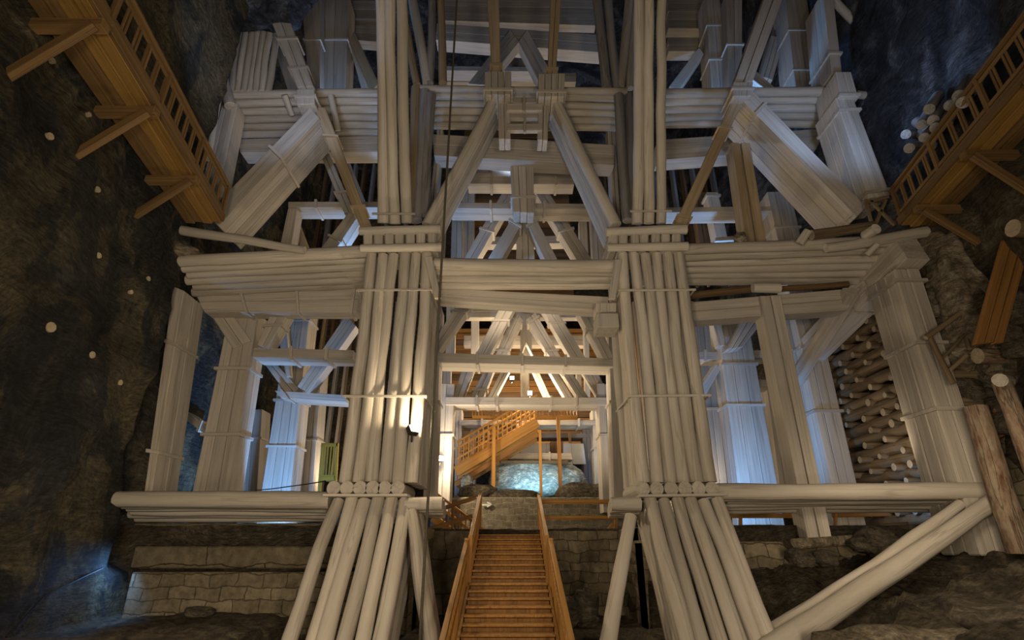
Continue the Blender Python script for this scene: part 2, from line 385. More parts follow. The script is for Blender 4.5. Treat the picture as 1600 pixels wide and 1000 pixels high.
# upper struts
def zat(y, Y): return P(0, y, Y).z
pillar('log_pillar', [-3.41, -3.10, -2.78], [], zat(346, 12), 14.8, 12.1, 8.6, 0, .155, 'three tall whitewashed logs rising out of frame above the left cap block', (.02,))
t = pillar('log_pillar', [3.32, 3.63, 3.95], [], zat(346, 12), 14.8, 12.1, 9.1, 0, .14, 'three tall slender whitewashed logs rising out of frame above the right cap block', (.03,))
# cross-log rows seen end-on at the pillars' waist
def endrow(xs, y, Y, r, ln, label, plates):
    root = thing('log_end_row', P(xs[0], y, Y), label, 'log beam')
    for x in xs:
        a = P(x, y, Y); logmesh('log', a, a+Vector((0, ln, 0)), r, r, LOGW, root, seg=16, wob=.004, segs=4)
    for (xa, ya, xb, yb, h, yy) in plates:
        A = P(xa, ya, yy); B = P(xb, yb, yy); bar('plate', A, B, .5, h, LOGW, root)
    return root
endrow([521, 542, 562, 582, 601, 621], 762.5, 11.85, .145, 1.4, 'row of six round log ends between the storeys of the left pillar', [(510, 775, 640, 775, .05, 11.95)])
endrow([1004, 1026.5, 1049, 1071, 1092, 1113], 763.5, 11.85, .15, 1.4, 'row of six round log ends between the storeys of the right pillar', [(995, 776, 1130, 774, .05, 11.95)])
def cap(xa, xb, ytop, ymid, ybot, label):
    root = thing('cap_block', P((xa+xb)/2, ybot, 11.8), label, 'cap block')
    n = 7; w = (xb-xa)/n
    logmesh('log', P(xa-4, ytop, 11.8), P(xb+6, ytop-4, 11.8), .11, .13, LOGW, root)
    logmesh('log', P(xa-2, ybot, 11.8), P(xb+8, ybot-2, 11.8), .10, .12, LOGW, root)
    for i in range(n):
        x = xa+w*(i+.5)+random.uniform(-1.5, 1.5)
        q = [(x-w*.43, ymid-11), (x+w*.43, ymid-11), (x-w*.40, ymid+11), (x+w*.40, ymid+11)]
        prism('stub', q, 11.75+random.uniform(0, .06), 1.3, None, None, mt=LOGW, parent=root, part='stub', bev=.04)
    return root
cap(566, 683, 362, 374, 388, 'pillar cap of seven short timber ends clamped between two logs, left of the picture centre')
cap(951, 1066, 362, 375, 387, 'pillar cap of seven short timber ends clamped between two logs, right of the picture centre')

# ------------------------------------------------------------------ horizontal log rows
deck('log_row', (192, 780), (512, 782), 12.1, (226, 806), (508, 806), 13.4, 6, 'lowest log row running from the left rock wall to the left pillar', rfirst=1.25)
deck('log_row', (1130, 768), (1545, 766), 12.1, (1140, 794), (1475, 792), 13.4, 6, 'lowest log row running from the right pillar to the right rock wall', rfirst=1.3)
deck('log_row', (293, 407), (572, 393), 12.15, (309, 456), (562, 445), 13.5, 6, 'weathered log row at mid height between the left rock wall and the left pillar', rfirst=1.15)
deck('log_row', (1062, 390), (1405, 376), 12.15, (1074, 438), (1335, 438), 13.5, 6, 'weathered log row at mid height between the right pillar and the right rock wall', rfirst=1.15)
deck('log_row', (680, 412), (962, 416), 12.2, (690, 446), (957, 445), 12.9, 4, 'short log row bridging the two pillars at mid height', rfirst=1.35, jit=.05)
deck('log_row', (362, 150), (600, 145), 13.0, (374, 210), (602, 206), 14.2, 6, 'upper log row left of the tall left struts')
deck('log_row', (655, 138), (975, 143), 12.9, (668, 196), (972, 200), 13.9, 6, 'upper log row behind the twin clamped blocks in the centre')
deck('log_row', (1036, 146), (1290, 143), 13.0, (1038, 194), (1268, 193), 14.2, 5, 'upper log row right of the tall right struts')
for q, lab in ((((445, 148), (456, 180)), 'short upright peg log on the upper left log row, left one'), (((517, 149), (528, 204)), 'short upright peg log on the upper left log row, right one beside the tall struts')):
    slog('peg_log', q[0], 12.85, q[1], 13.4, .1, .09, lab)
slog('fallen_log', (284, 360), 11.95, (476, 391), 11.85, .13, .10, 'broken whitewashed log leaning across the mid left log row, under the left walkway')
slog('fallen_log', (1290, 388), 12.0, (1447, 362), 11.9, .12, .15, 'curved whitewashed log rising to the right above the mid right log row')
slog('fallen_log', (1268, 367), 11.9, (1364, 354), 11.9, .14, .13, 'brown unpainted log lying on the mid right log row', mt=OLDLOG)
slog('short_log', (1263, 360), 11.6, (1249, 381), 11.8, .10, .11, 'short pale log propping the left end of the brown unpainted log')
slog('short_log', (1369, 357), 11.5, (1352, 368), 11.9, .13, .13, 'short pale log end at the right end of the brown unpainted log')
slog('short_log', (1372, 382), 11.7, (1355, 399), 11.9, .08, .08, 'small pale peg lying across the right end of the mid right log row')
slog('dark_log', (1078, 462), 13.0, (1182, 451), 13.0, .10, .10, 'dark unpainted log wedged below the mid right log row', mt=BROWN)
slog('dark_log', (1215, 452), 13.2, (1325, 443), 13.2, .08, .08, 'dark unpainted log right of the wedge log, under the mid right log row', mt=BROWN)
slog('wedge_log', (1176, 450), 12.7, (1218, 450), 12.7, .13, .14, 'short stout pale log wedged between the mid right log row and the beam below')

W = WHITE
# ------------------------------------------------------------------ front frame, left side
prism('side_post', ((270, 448), (287, 455), (222, 790), (233, 790)), 12.7, 1.0, 'weathered outer post standing against the left rock wall between the two log rows', 'post', 1, 2, (.28, .78), LOGW)
prism('box_beam', ((303, 455), (320, 488), (562, 447), (556, 488)), 13.55, .5, 'long squared beam under the mid left log row', 'beam', 2, 1, (.28, .62, .97))
prism('tall_post', ((357, 488), (403, 488), (290, 815), (351, 815)), 14, .75, 'broad tan-white squared post nearest the left rock wall, beneath the mid left beam', 'post', 3, 2, (.30, .62))
prism('knee_brace', ((326, 487), (360, 487), (362, 543), (392, 532)), 13.95, .5, 'knee brace slanting down right into the head of the broad left post', 'brace', 2)
prism('knee_brace', ((420, 495), (450, 489), (402, 537), (418, 543)), 13.9, .5, 'knee brace slanting down left into the head of the broad left post', 'brace', 2, 1, (.35,))
prism('cross_beam', ((396, 543), (396, 558), (552, 547), (550, 560)), 14.1, .75, 'squared cross beam from the broad left post to the left pillar', 'beam', 1, 2, (.38, .74))
prism('cross_beam', ((430, 610), (440, 622), (540, 617), (540, 628)), 17.4, .8, 'blue-lit cross beam behind the left pillar, on the blue-lit post', 'beam', 1, 2, (.1,))
prism('tall_post', ((459, 440), (489, 440), (398, 830), (447, 830)), 18, .9, 'blue-lit squared post second behind the left log pillar, lit brightest blue', 'post', 3, 2, (.18, .52, .70))
prism('tall_post', ((384, 640), (410, 640), (368, 830), (398, 830)), 20.5, .8, 'blue-lit post glimpsed between the broad left post and the brightest blue post', 'post', 2, 1, (.25,))
prism('tall_post', ((482, 560), (504, 560), (458, 830), (484, 830)), 21.5, .9, 'pale rear post between the brightest blue post and the left pillar', 'post', 3, 1, (.5,))
prism('knee_brace', ((427, 563), (409, 563), (466, 606), (452, 622)), 17.6, .6, 'blue-lit brace slanting down right onto the brightest blue post', 'brace', 2)
prism('knee_brace', ((540, 492), (556, 510), (464, 603), (482, 614)), 17.3, .5, 'pale brace slanting down left onto the brightest blue post, passing behind the cross beam', 'brace', 3, 1, (.55,))
prism('knee_brace', ((432, 512), (446, 492), (447, 589), (453, 587)), 17.5, .3, 'thin blue-lit strut left of the brightest blue post head', 'brace')
prism('rear_post', ((312, 570), (336, 570), (314, 700), (333, 700)), 19, .6, 'dim rear post in the dark gap left of the broad tan-white post', 'post', 2, 1, (.45,))
prism('rear_brace', ((303, 590), (312, 597), (322, 553), (331, 560)), 18.7, .4, 'dim brace leaning onto the rear post in the dark left gap', 'brace')
prism('rear_brace', ((328, 553), (336, 553), (334, 612), (341, 612)), 18.6, .4, 'thin dim upright beside the rear post in the dark left gap', 'brace')
prism('rear_beam', ((316, 540), (316, 552), (362, 541), (360, 553)), 17.5, .5, 'dim horizontal beam high in the dark left gap', 'beam')
prism('rear_beam', ((286, 640), (283, 651), (327, 668), (322, 680)), 15.2, .7, 'slanting tie beam low in the dark left gap', 'beam', 1, 1, (.7,))
# olive lattice
t = thing('lattice_gate', P(514, 770, 19.5), 'olive-yellow wooden lattice gate behind the foot of the left pillar', 'gate')
for q in (((502, 692), (507, 692), (494, 790), (500, 790)), ((525, 692), (529, 692), (519, 790), (524, 790)), ((502, 692), (501, 698), (528, 692), (527, 698)), ((500, 742), (499, 752), (524, 742), (523, 752)), ((496, 778), (495, 785), (520, 778), (519, 785))):
    prism('frame', q, 19.5, .1, None, None, mt=GREEN, parent=t, part='frame')
for k in range(4): prism('slat', ((507+k*4.6, 697), (509.5+k*4.6, 697), (503+k*4.6, 744), (505.5+k*4.6, 744)), 19.5, .05, None, None, mt=GREEN, parent=t, part='slat')

# ------------------------------------------------------------------ front frame, right side
prism('outer_post', ((1397, 420), (1438, 420), (1534, 868), (1588, 868)), 12, 1.15, 'broad clamped squared post standing against the right rock wall, above the rubble', 'post', 2, 3, (.05, .30, .54), bev=.03)
# knee braces running back along the right wall
def bar_thing(name, A, B, w, h, label, cat, n=1, straps=()):
    root = thing(name, A, label, cat)
    A = Vector(A); B = Vector(B); d = (B-A).normalized(); s = d.cross(Vector((0, 0, 1))).normalized(); tt = s.cross(d)
    for i in range(n):
        o = tt*((i+.5)/n-.5)*h
        bar('timber', A+o, B+o, w, h/n-.012, W, root)
    for e in straps:
        c = lp(A, B, e); vs = []; fs = []
        for (x0, x1, y0, y1) in ((-w/2-.04, w/2+.04, -h/2-.04, -h/2), (-w/2-.04, w/2+.04, h/2, h/2+.04), (-w/2-.04, -w/2, -h/2, h/2), (w/2, w/2+.04, -h/2, h/2)):
            k = len(vs)
            for dd in (-.04, .04):
                vs += [c+d*dd+s*x+tt*y for x, y in ((x0, y0), (x1, y0), (x1, y1), (x0, y1))]
            fs += [tuple(i+k for i in q) for q in BOXF]
        meshobj('strap', vs, fs, W, root, c, c+d)
    return root
bar_thing('knee_brace', P(1425, 388, 11.85), (9.75, 16.6, zat(548, 16.4)), .62, .75, 'heavy brace falling back from the outer right post head to the crib post', 'brace', 3, (.30, .45))
bar_thing('knee_brace', (9.05, 12.9, 6.2), (9.25, 16.9, 4.9), .3, .35, 'lighter brace just left of the heavy brace by the log crib', 'brace')
prism('crib_post', ((1199, 300), (1236, 300), (1316, 832), (1357, 832)), 16.4, .8, 'clamped post standing against the stacked log crib on the right', 'post', 3, 2, (.13, .52, .70))
prism('split_post', ((1187, 462), (1221, 462), (1262, 843), (1302, 843)), 13, .55, 'pale post split by a long crack, standing on the stone slab', 'post', 2, 1, (), gap=.03)
prism('box_beam', ((1076, 472), (1085, 501), (1345, 449), (1325, 484)), 13.15, .5, 'rough squared beam below the mid right log row', 'beam', 2)
prism('tall_post', ((1120, 500), (1169, 500), (1161, 822), (1227, 822)), 18, .85, 'broad blue-lit clamped post right of the right pillar', 'post', 3, 2, (.24, .45))
prism('tall_post', ((1197, 600), (1213, 600), (1224, 800), (1240, 800)), 19.5, .6, 'narrow blue-lit post between the broad blue-lit right post and the split post', 'post', 2)
prism('knee_brace', ((1136, 545), (1162, 541), (1164, 493), (1190, 505)), 17.2, .5, 'blue-lit brace rising right from the broad blue-lit right post', 'brace', 3)
prism('knee_brace', ((1110, 490), (1123, 490), (1123, 540), (1135, 540)), 17.6, .4, 'thin blue-lit strut left of the broad blue-lit right post head', 'brace')
prism('cross_beam', ((1088, 550), (1088, 562), (1222, 546), (1222, 558)), 18.4, .8, 'blue-lit cross beam running behind the broad blue-lit right post', 'beam', 1, 2, (.1,))
prism('cross_beam', ((1176, 593), (1176, 604), (1222, 593), (1222, 604)), 19, .8, 'lower blue-lit cross beam behind the split post', 'beam')
prism('knee_brace', ((1088, 612), (1100, 622), (1118, 568), (1127, 575)), 18.3, .5, 'brace slanting down left between the right pillar and the broad blue-lit post', 'brace')
prism('rear_post', ((1078, 497), (1108, 497), (1105, 800), (1142, 800)), 22, .6, 'dim brown-grey rear post just behind the right pillar edge', 'post', 3, 1, (.5,))
prism('rear_brace', ((1230, 488), (1250, 488), (1232, 545), (1243, 547)), 16.8, .5, 'grey diagonal plank behind the beam right of the split post', 'brace')

# log crib on the right
t = thing('log_crib', (10.5, 13.3, .4), 'crib of stacked unpainted logs with round ends sticking out, on the right wall', 'log crib')
zz = .6; k = 0
while zz < 7.2:
    logmesh('log', (10.5+random.uniform(-.05, .05), 13.3, zz), (10.5, 18.8, zz+.05), .17, .15, DARKLOG, t, wob=.04)
    for j in range(5):
        y = 13.5 + j*.86 + (k % 2)*.43 + random.uniform(-.14, .14)
        if random.random() < .9: logmesh('header_log', (10.22+random.uniform(-.1, .06), y, zz+.18), (10.7, y, zz+.18), random.uniform(.075, .11), .10, DARKLOG, t, wob=.003, segs=3)
    zz += .37; k += 1

# ------------------------------------------------------------------ upper left
prism('raking_post', ((406, -12), (437, -12), (464, 136), (490, 134)), 12.3, .6, 'clamped double post leaning up left toward the roof, above the upper left log row', 'post', 2, 1, (.52, .82))
prism('neck_block', ((463, 140), (491, 139), (463, 163), (492, 162)), 12.1, .9, 'block under the leaning double post, on the upper left log row', 'block', 1, 1, (.5,))
prism('great_brace', ((484, 168), (499, 184), (322, 334), (342, 352)), 12.3, 1.3, 'very wide planked brace falling from the upper left node to the left walkway', 'brace', 1, 4, (.40,))
prism('leg_brace', ((490, 166), (508, 168), (562, 353), (579, 351)), 12.4, .5, 'narrow tan brace from the upper left node down to the left pillar cap', 'brace', 1, 1, (.27, .86), TAN, smat=TAN)
prism('rear_brace', ((500, 240), (514, 240), (537, 332), (553, 330)), 14.4, .4, 'blue-lit strut just behind the narrow tan brace at upper left', 'brace', 2, 1, (.68,))
prism('rear_brace', ((530, 230), (537, 230), (567, 324), (573, 320)), 16, .3, 'thin bluish strut between the narrow tan brace and the left tall struts', 'brace')
prism('knee_brace', ((545, 331), (558, 338), (497, 393), (516, 402)), 14.3, .7, 'bright blue-lit clamped brace ending on the mid left log row', 'brace', 1, 2, (.62,))
prism('cross_beam', ((450, 315), (450, 324), (596, 315), (596, 324)), 14.8, .7, 'blue-lit cross beam seen under the wide planked brace at left', 'beam', 1, 1, (.3,))
prism('stub_post', ((450, 325), (464, 325), (434, 400), (452, 400)), 14.6, .5, 'short blue-grey post at the left end of the cross beam under the wide planked brace', 'post')
prism('rear_brace', ((452, 338), (460, 333), (472, 398), (484, 396)), 15.8, .4, 'brown brace inside the triangle under the wide planked brace', 'brace', mt=TAN)
prism('box_beam', ((372, 217), (376, 238), (606, 211), (606, 237)), 14.3, .6, 'squared beam just under the upper left log row', 'beam', 2)
prism('plank_post', ((346, 165), (370, 162), (306, 320), (338, 320)), 12.9, .6, 'leaning planked post against the left rock wall beside the walkway rail', 'post', 3)
slog('leaning_log', (346, 113), 12.8, (360, 166), 12.8, .15, .17, 'short leaning log on top of the leaning planked post by the left rock wall')
slog('leaning_log', (345, 140), 12.6, (325, 250), 12.5, .09, .08, 'thin log leaning on the rock left of the leaning planked post')
t = thing('log_screen', P(390, 140, 12.8), 'bluish screen of seven leaning logs under the roof at upper left', 'log screen')
for i in range(7): logmesh('log', P(377+9.5*i, 36, 12.9), P(362+9.5*i, 144, 12.9), .105, .105, LOGW, t, wob=.03)
prism('rear_brace', ((424, 62), (440, 56), (450, 142), (466, 142)), 14.5, .4, 'dark blue brace right of the log screen', 'brace')
prism('upper_post', ((470, -10), (500, -10), (483, 142), (500, 142)), 14.6, .5, 'blue-lit clamped post behind the leaning double post', 'post', 1, 1, (.5,))
prism('upper_post', ((503, -10), (545, -10), (500, 142), (540, 142)), 15.4, 1.0, 'broad dim planked post left of the left tall struts near the roof', 'post', 2, 2, (.5,))
prism('rear_brace', ((545, 66), (553, 48), (578, 145), (592, 130)), 15.2, .5, 'brown-grey brace falling right toward the tall left struts near the roof', 'brace', mt=TAN)
prism('rear_brace', ((548, 78), (555, 78), (565, 140), (578, 140)), 16, .3, 'thin blue strut under the brown-grey brace near the left tall struts', 'brace')
prism('rear_beam', ((545, 0), (546, 29), (600, 0), (600, 30)), 17, .5, 'dim upper beam just left of the left tall struts, at the top edge', 'beam', 2)
prism('rear_beam', ((548, 38), (550, 62), (600, 40), (600, 66)), 17, .5, 'dim second beam below the topmost one, left of the left tall struts', 'beam', 2)

# ------------------------------------------------------------------ upper right
prism('raking_post', ((1200, -20), (1230, -20), (1148, 126), (1177, 126)), 12.3, .6, 'cracked post leaning up right toward the roof, above the upper right log row', 'post', 2, 1, (), gap=.02)
prism('neck_block', ((1146, 128), (1177, 128), (1145, 150), (1174, 150)), 12.1, .9, 'block under the cracked leaning post, on the upper right log row', 'block', 1, 1, (.5,))
prism('great_brace', ((1177, 142), (1162, 158), (1354, 322), (1338, 338)), 12.3, 1.45, 'very wide planked brace falling right from the upper right node', 'brace', 1, 4, (.12, .97))
prism('leg_brace', ((1147, 150), (1163, 152), (1056, 346), (1074, 350)), 12.4, .5, 'narrow tan brace from the upper right node down to the right pillar cap', 'brace', 1, 1, (.27, .96), TAN, smat=TAN)
prism('split_post', ((1142, 222), (1173, 224), (1165, 382), (1200, 382)), 12.9, .5, 'tan double post standing on the mid right log row under the upper right node', 'post', 2, 1, (), TAN, gap=.04)
prism('box_beam', ((1028, 218), (1030, 250), (1290, 200), (1275, 232)), 14.3, .6, 'squared beam just under the upper right log row', 'beam', 2)
prism('side_strut', ((1286, -15), (1301, -15), (1300, 114), (1316, 114)), 12.4, 1.2, 'bluish strut rising to the roof beside the right rock wall', 'post', 1, 2, (.78,))
prism('capital_block', ((1306, 112), (1330, 112), (1314, 150), (1341, 150)), 12.1, 1.2, 'stout block heading the post beside the right rock wall', 'block', 1, 2, (.96,))
prism('side_post', ((1306, 152), (1334, 152), (1357, 308), (1392, 303)), 12.2, 1.2, 'bluish clamped post below the stout block beside the right rock wall', 'post', 2, 3, (.14, .96))
prism('upper_post', ((1102, -10), (1124, -10), (1112, 142), (1142, 142)), 15.4, 1.0, 'dim planked post right of the right tall struts near the roof', 'post', 2, 2, (.35, .7))
prism('upper_post', ((1134, -10), (1160, -10), (1139, 142), (1160, 142)), 14.8, .6, 'grey-blue post behind the cracked leaning post', 'post', 2, 1, (.55,))
prism('upper_post', ((1226, -10), (1260, -10), (1244, 142), (1284, 142)), 14.6, 1.1, 'broad bluish clamped post right of the cracked leaning post near the roof', 'post', 2, 2, (.4, .8))
prism('rear_brace', ((1178, 108), (1176, 124), (1215, 140), (1205, 146)), 14, .4, 'short dim brace right of the neck block on the upper right log row', 'brace')
prism('rear_brace', ((1205, 55), (1226, 60), (1188, 118), (1208, 124)), 15.5, .5, 'dim blue planked brace between the cracked leaning post and the broad bluish post', 'brace', 3)
prism('rear_beam', ((1045, -8), (1045, 44), (1106, -8), (1100, 44)), 17, .5, 'dim plank beam right of the right tall struts, at the top edge', 'beam', 4)
prism('rear_beam', ((1045, 58), (1045, 80), (1094, 58), (1088, 80)), 16.6, .5, 'dim lower beam right of the right tall struts near the roof', 'beam', 2)
prism('rear_brace', ((1092, 74), (1100, 84), (1046, 134), (1058, 146)), 15.8, .4, 'dim brace falling left to the right tall struts near the roof', 'brace')
slog('wall_log', (1304, 2), 13, (1335, 34), 13, .14, .13, 'greyish log lodged between the bluish strut and the right rock near the roof')
slog('wall_log', (1340, 148), 12.9, (1362, 151), 13, .13, .12, 'log end lodged behind the stout block at the right rock wall')
prism('cross_beam', ((1040, 324), (1040, 332), (1205, 322), (1205, 330)), 14.9, .7, 'blue-lit cross beam seen through the upper right braces', 'beam', 1, 1, (.2,))
prism('rear_post', ((1104, 300), (1122, 300), (1119, 372), (1137, 372)), 16.2, .5, 'blue-lit post between the narrow tan brace and the tan double post', 'post', 1, 1, (.08,))
prism('rear_post', ((1082, 300), (1104, 300), (1094, 385), (1120, 385)), 17.2, .4, 'brown planked post left of the blue-lit post under the upper right node', 'post', 3, mt=BROWN)
prism('cross_beam', ((1118, 371), (1118, 377), (1160, 367), (1160, 374)), 14.6, .6, 'small blue-lit beam just above the mid right log row', 'beam')
blob('rock_chunk', P(1156, 372, 12.1), (.16, .14, .14), ROCKP, 'pale angular rock chunk lying on the mid right log row', 'rock', 5, sub=3)

# ------------------------------------------------------------------ centre, upper
def bundle(a, b, Ya, Yb, n, r, dd, label):
    root = thing('log_brace', P(*b, Yb), label, 'log brace')
    for i in range(n):
        logmesh('log', P(*a, Ya)+Vector((0, i*dd, 0)), P(*b, Yb)+Vector((0, i*dd, 0)), r*.95, r*1.08, LOGW, root, wob=.015)
    return root
bundle((773, 152), (667, 352), 12.3, 12.2, 5, .15, .27, 'slanting brace of whitewashed logs falling left from the twin blocks to the left cap')
bundle((867, 153), (962, 352), 12.3, 12.2, 5, .16, .27, 'slanting brace of whitewashed logs falling right from the twin blocks to the right cap')
prism('hanging_post', ((761, -14), (779, -14), (769, 122), (783, 122)), 12.2, .6, 'tan squared post rising from the left one of the twin blocks', 'post', 1, 1, (.86,), TAN, smat=TAN)
prism('hanging_post', ((861, -14), (878, -14), (855, 125), (868, 125)), 12.2, .6, 'tan double post rising from the right one of the twin blocks', 'post', 2, 1, (.89,), TAN, smat=TAN)
prism('clamp_block', ((757, 112), (799, 112), (758, 147), (798, 147)), 11.95, 1.0, 'left one of the twin stacked blocks on the centre log row', 'block', 4, 1, (.82,))
prism('clamp_block', ((841, 115), (883, 115), (841, 150), (882, 150)), 11.95, 1.0, 'right one of the twin stacked blocks on the centre log row', 'block', 4, 1, (.82,))
prism('drop_post', ((777, 149), (797, 149), (779, 216), (798, 216)), 12.3, .5, 'double upright below the left one of the twin blocks', 'post', 2)
prism('drop_post', ((841, 152), (858, 152), (840, 218), (856, 218)), 12.3, .5, 'double upright below the right one of the twin blocks', 'post', 2)
for y, h, lab in ((156, 8, 'topmost'), (167, 11, 'second'), (180, 8, 'third'), (198, 11, 'lowest')):
    prism('ladder_plank', ((792, y-h/2), (792, y+h/2), (848, y-h/2), (848, y+h/2)), 12.22+(h == 8)*.15, .15, lab+' cross plank in the ladder between the uprights under the twin blocks', 'plank')
prism('tie_peg', ((817, 149), (821, 149), (817, 173), (821, 173)), 12.1, .1, 'small upright peg over the upper cross planks of the ladder', 'peg')
prism('tie_peg', ((818, 181), (822, 181), (818, 206), (822, 206)), 12.1, .1, 'small upright peg over the lowest cross planks of the ladder', 'peg')
prism('box_beam', ((676, 209), (678, 243), (960, 226), (960, 258)), 13.6, .6, 'squared double beam crossing under the centre log row, above the whitish king post', 'beam', 2)
prism('king_post', ((797, 252), (834, 252), (802, 331), (835, 331)), 13.9, .6, 'whitish king post of three timbers hanging in the upper centre', 'post', 3, 1, (.72,))
prism('rear_beam', ((733, 264), (731, 287), (895, 264), (897, 288)), 15.6, .6, 'clamped brown-grey beam passing behind the whitish king post', 'beam', 2, 1, (.22, .83))
prism('cross_beam', ((705, 316), (704, 325), (925, 318), (927, 327)), 14.8, .75, 'cross beam with a blue-lit left half at the foot of the whitish king post', 'beam', 1, 2, (.28, .66))
prism('lower_king_post', ((809, 332), (831, 332), (806, 404), (836, 404)), 15.2, .5, 'post below the star of braces, reaching the central log row', 'post', 3)
prism('star_brace', ((799, 342), (814, 352), (762, 405), (784, 405)), 14.6, .5, 'grey-blue left leg of the star of braces below the king post', 'brace', 1, 1, (.04,))
prism('star_brace', ((824, 350), (838, 342), (851, 405), (871, 405)), 14.6, .5, 'grey-blue right leg of the star of braces below the king post', 'brace', 1, 1, (.04,))
prism('long_brace', ((792, 288), (806, 300), (723, 406), (745, 406)), 17, .6, 'long brown brace falling left behind the star of braces', 'brace', 2, 1, (.6,))
prism('long_brace', ((836, 300), (850, 288), (901, 406), (926, 406)), 17, .6, 'long brown brace falling right behind the star of braces', 'brace', 2, 1, (.6,))
prism('rear_beam', ((745, 370), (745, 382), (890, 368), (890, 380)), 20, .5, 'brightly lit pale beam behind the legs of the star', 'beam', 1, 1, (.1,))
prism('rear_post', ((706, 336), (722, 336), (704, 405), (722, 405)), 17.5, .5, 'dim post behind the left slanting log brace', 'post', 2)
prism('rear_post', ((722, 285), (742, 285), (720, 405), (740, 405)), 22, .5, 'dim far post left of the long brown brace', 'post', 2)
prism('rear_post', ((905, 342), (917, 342), (906, 405), (920, 405)), 18.5, .4, 'blue-lit narrow post behind the right slanting log brace', 'post')
prism('rear_post', ((920, 300), (938, 300), (926, 405), (946, 405)), 20, .5, 'dim far post right of the long brown brace', 'post', 2)
# top of the centre
prism('gable_brace', ((797, 46), (811, 66), (731, 130), (757, 132)), 15.6, .5, 'left leg of the dim gable between the tan hanging posts near the roof', 'brace', 2)
prism('gable_brace', ((824, 46), (810, 66), (866, 120), (842, 128)), 15.6, .5, 'right leg of the dim gable between the tan hanging posts near the roof', 'brace', 2)
prism('box_beam', ((683, 36), (682, 62), (937, 54), (939, 82)), 16.1, .6, 'dim double beam crossing behind the tan hanging posts near the roof', 'beam', 2)
prism('board_wall', ((690, -14), (690, 32), (930, -14), (930, 40)), 17, .4, 'dim boarded beam at the top edge behind the tan hanging posts', 'beam', 4)
prism('rear_beam', ((690, 103), (690, 110), (870, 105), (870, 112)), 18, .6, 'blue-lit thin beam behind the gable legs near the roof', 'beam')
prism('rear_beam', ((690, 113), (690, 128), (900, 114), (900, 128)), 19, .4, 'tan beam just above the centre log row, behind the gable legs', 'beam', mt=TAN)
prism('rear_post', ((799, 83), (820, 83), (800, 130), (820, 130)), 19.5, .4, 'pale blue double post framed by the gable near the roof', 'post', 2)
for a, b, r, lab, mt in (((643, -8), (668, 130), .16, 'stout pale leaning log right of the left tall struts near the roof', LOGW), ((634, 40), (651, 132), .12, 'tan leaning log tucked between the left tall struts and the stout leaning log', TAN),
                     ((675, -8), (671, 130), .13, 'grey log second right of the left tall struts near the roof', GREYL), ((688, -8), (692, 130), .13, 'brownish log third right of the left tall struts near the roof', TAN),
                     ((984, -8), (969, 138), .15, 'leaning log just left of the right tall struts near the roof', LOGW), ((997, -8), (984, 138), .13, 'slim leaning log touching the right tall struts near the roof', LOGW),
                     ((950, -8), (965, 138), .15, 'bluish log left of the leaning logs beside the right tall struts', GREYL), ((932, -8), (948, 138), .16, 'dim blue log leaning behind the others left of the right tall struts', GREYL)):
    slog('leaning_log', a, 12.7, b, 12.9, r, r, lab, mt=mt)
for a, b, lab, mt in (((664, 143), (650, 345), 'grey upright log under the upper log row, right of the left tall struts', GREYL), ((674, 148), (662, 335), 'second grey upright log under the upper log row, nearer the centre than its neighbour', GREYL),
                  ((650, 138), (644, 345), 'tan upright log hidden close behind the left tall struts', TAN),
                  ((967, 150), (981, 345), 'blue-grey upright log under the upper log row, left of the right tall struts', GREYL), ((984, 150), (992, 345), 'second blue-grey upright log, touching the right tall struts', GREYL)):
    slog('upright_log', a, 12.9, b, 12.9, .16, .16, lab, mt=mt)
prism('inner_post', ((683, 200), (692, 200), (668, 345), (680, 345)), 14, .5, 'dim post between the grey upright logs and the left slanting log brace', 'post', 2)
prism('inner_post', ((949, 200), (961, 200), (958, 345), (970, 345)), 14, .5, 'dim post between the right slanting log brace and the blue-grey upright logs', 'post', 2)

# ------------------------------------------------------------------ centre, middle height
prism('tilted_beam', ((676, 449), (678, 468), (950, 463), (950, 487)), 12.9, .45, 'flat beam tilting down right just under the central log row', 'beam', 2, gap=.006)
prism('bearing_block', ((932, 473), (963, 473), (932, 487), (963, 487)), 12.3, .6, 'upper small bearing block against the left edge of the right pillar', 'block')
prism('bearing_block', ((933, 489), (966, 489), (934, 511), (968, 511)), 12.2, .7, 'lower bearing block against the left edge of the right pillar', 'block')
prism('leaning_plank', ((663, 401), (675, 400), (679, 466), (689, 465)), 11.85, .1, 'short plank leaning on the left end of the central log row', 'plank')
prism('leaning_plank', ((961, 405), (972, 405), (951, 467), (962, 467)), 11.85, .1, 'short plank leaning on the right end of the central log row', 'plank')
prism('frame_post', ((674, 480), (690, 480), (660, 800), (678, 800)), 16.2, .8, 'bluish clamped post of the nearest frame, in the gap right of the left pillar', 'post', 1, 2, (.16, .5))
prism('frame_post', ((950, 480), (966, 480), (960, 800), (978, 800)), 16.2, .8, 'pale clamped post of the nearest frame, left of the right pillar', 'post', 1, 2, (.5,))
prism('tie_beam', ((684, 551), (684, 566), (966, 560), (966, 573)), 16, .95, 'clamped tie beam of the nearest centre frame, highest of the three over the blue salt block', 'beam', 1, 2, (.22, .47, .71))
prism('tie_beam', ((697, 620), (697, 632), (962, 621), (962, 633)), 20, .95, 'clamped tie beam second from the top of the three over the blue salt block', 'beam', 1, 2, (.18, .30, .62, .77))
prism('tie_beam', ((718, 656), (718, 664), (935, 656), (935, 664)), 24, 1.1, 'lowest of the three clamped tie beams over the blue salt block', 'beam', 1, 2, (.16, .42, .86))
prism('tie_beam', ((735, 677), (735, 684), (930, 677), (930, 684)), 28, 1.1, 'farthest white tie beam just above the blue salt block', 'beam', 1, 1)
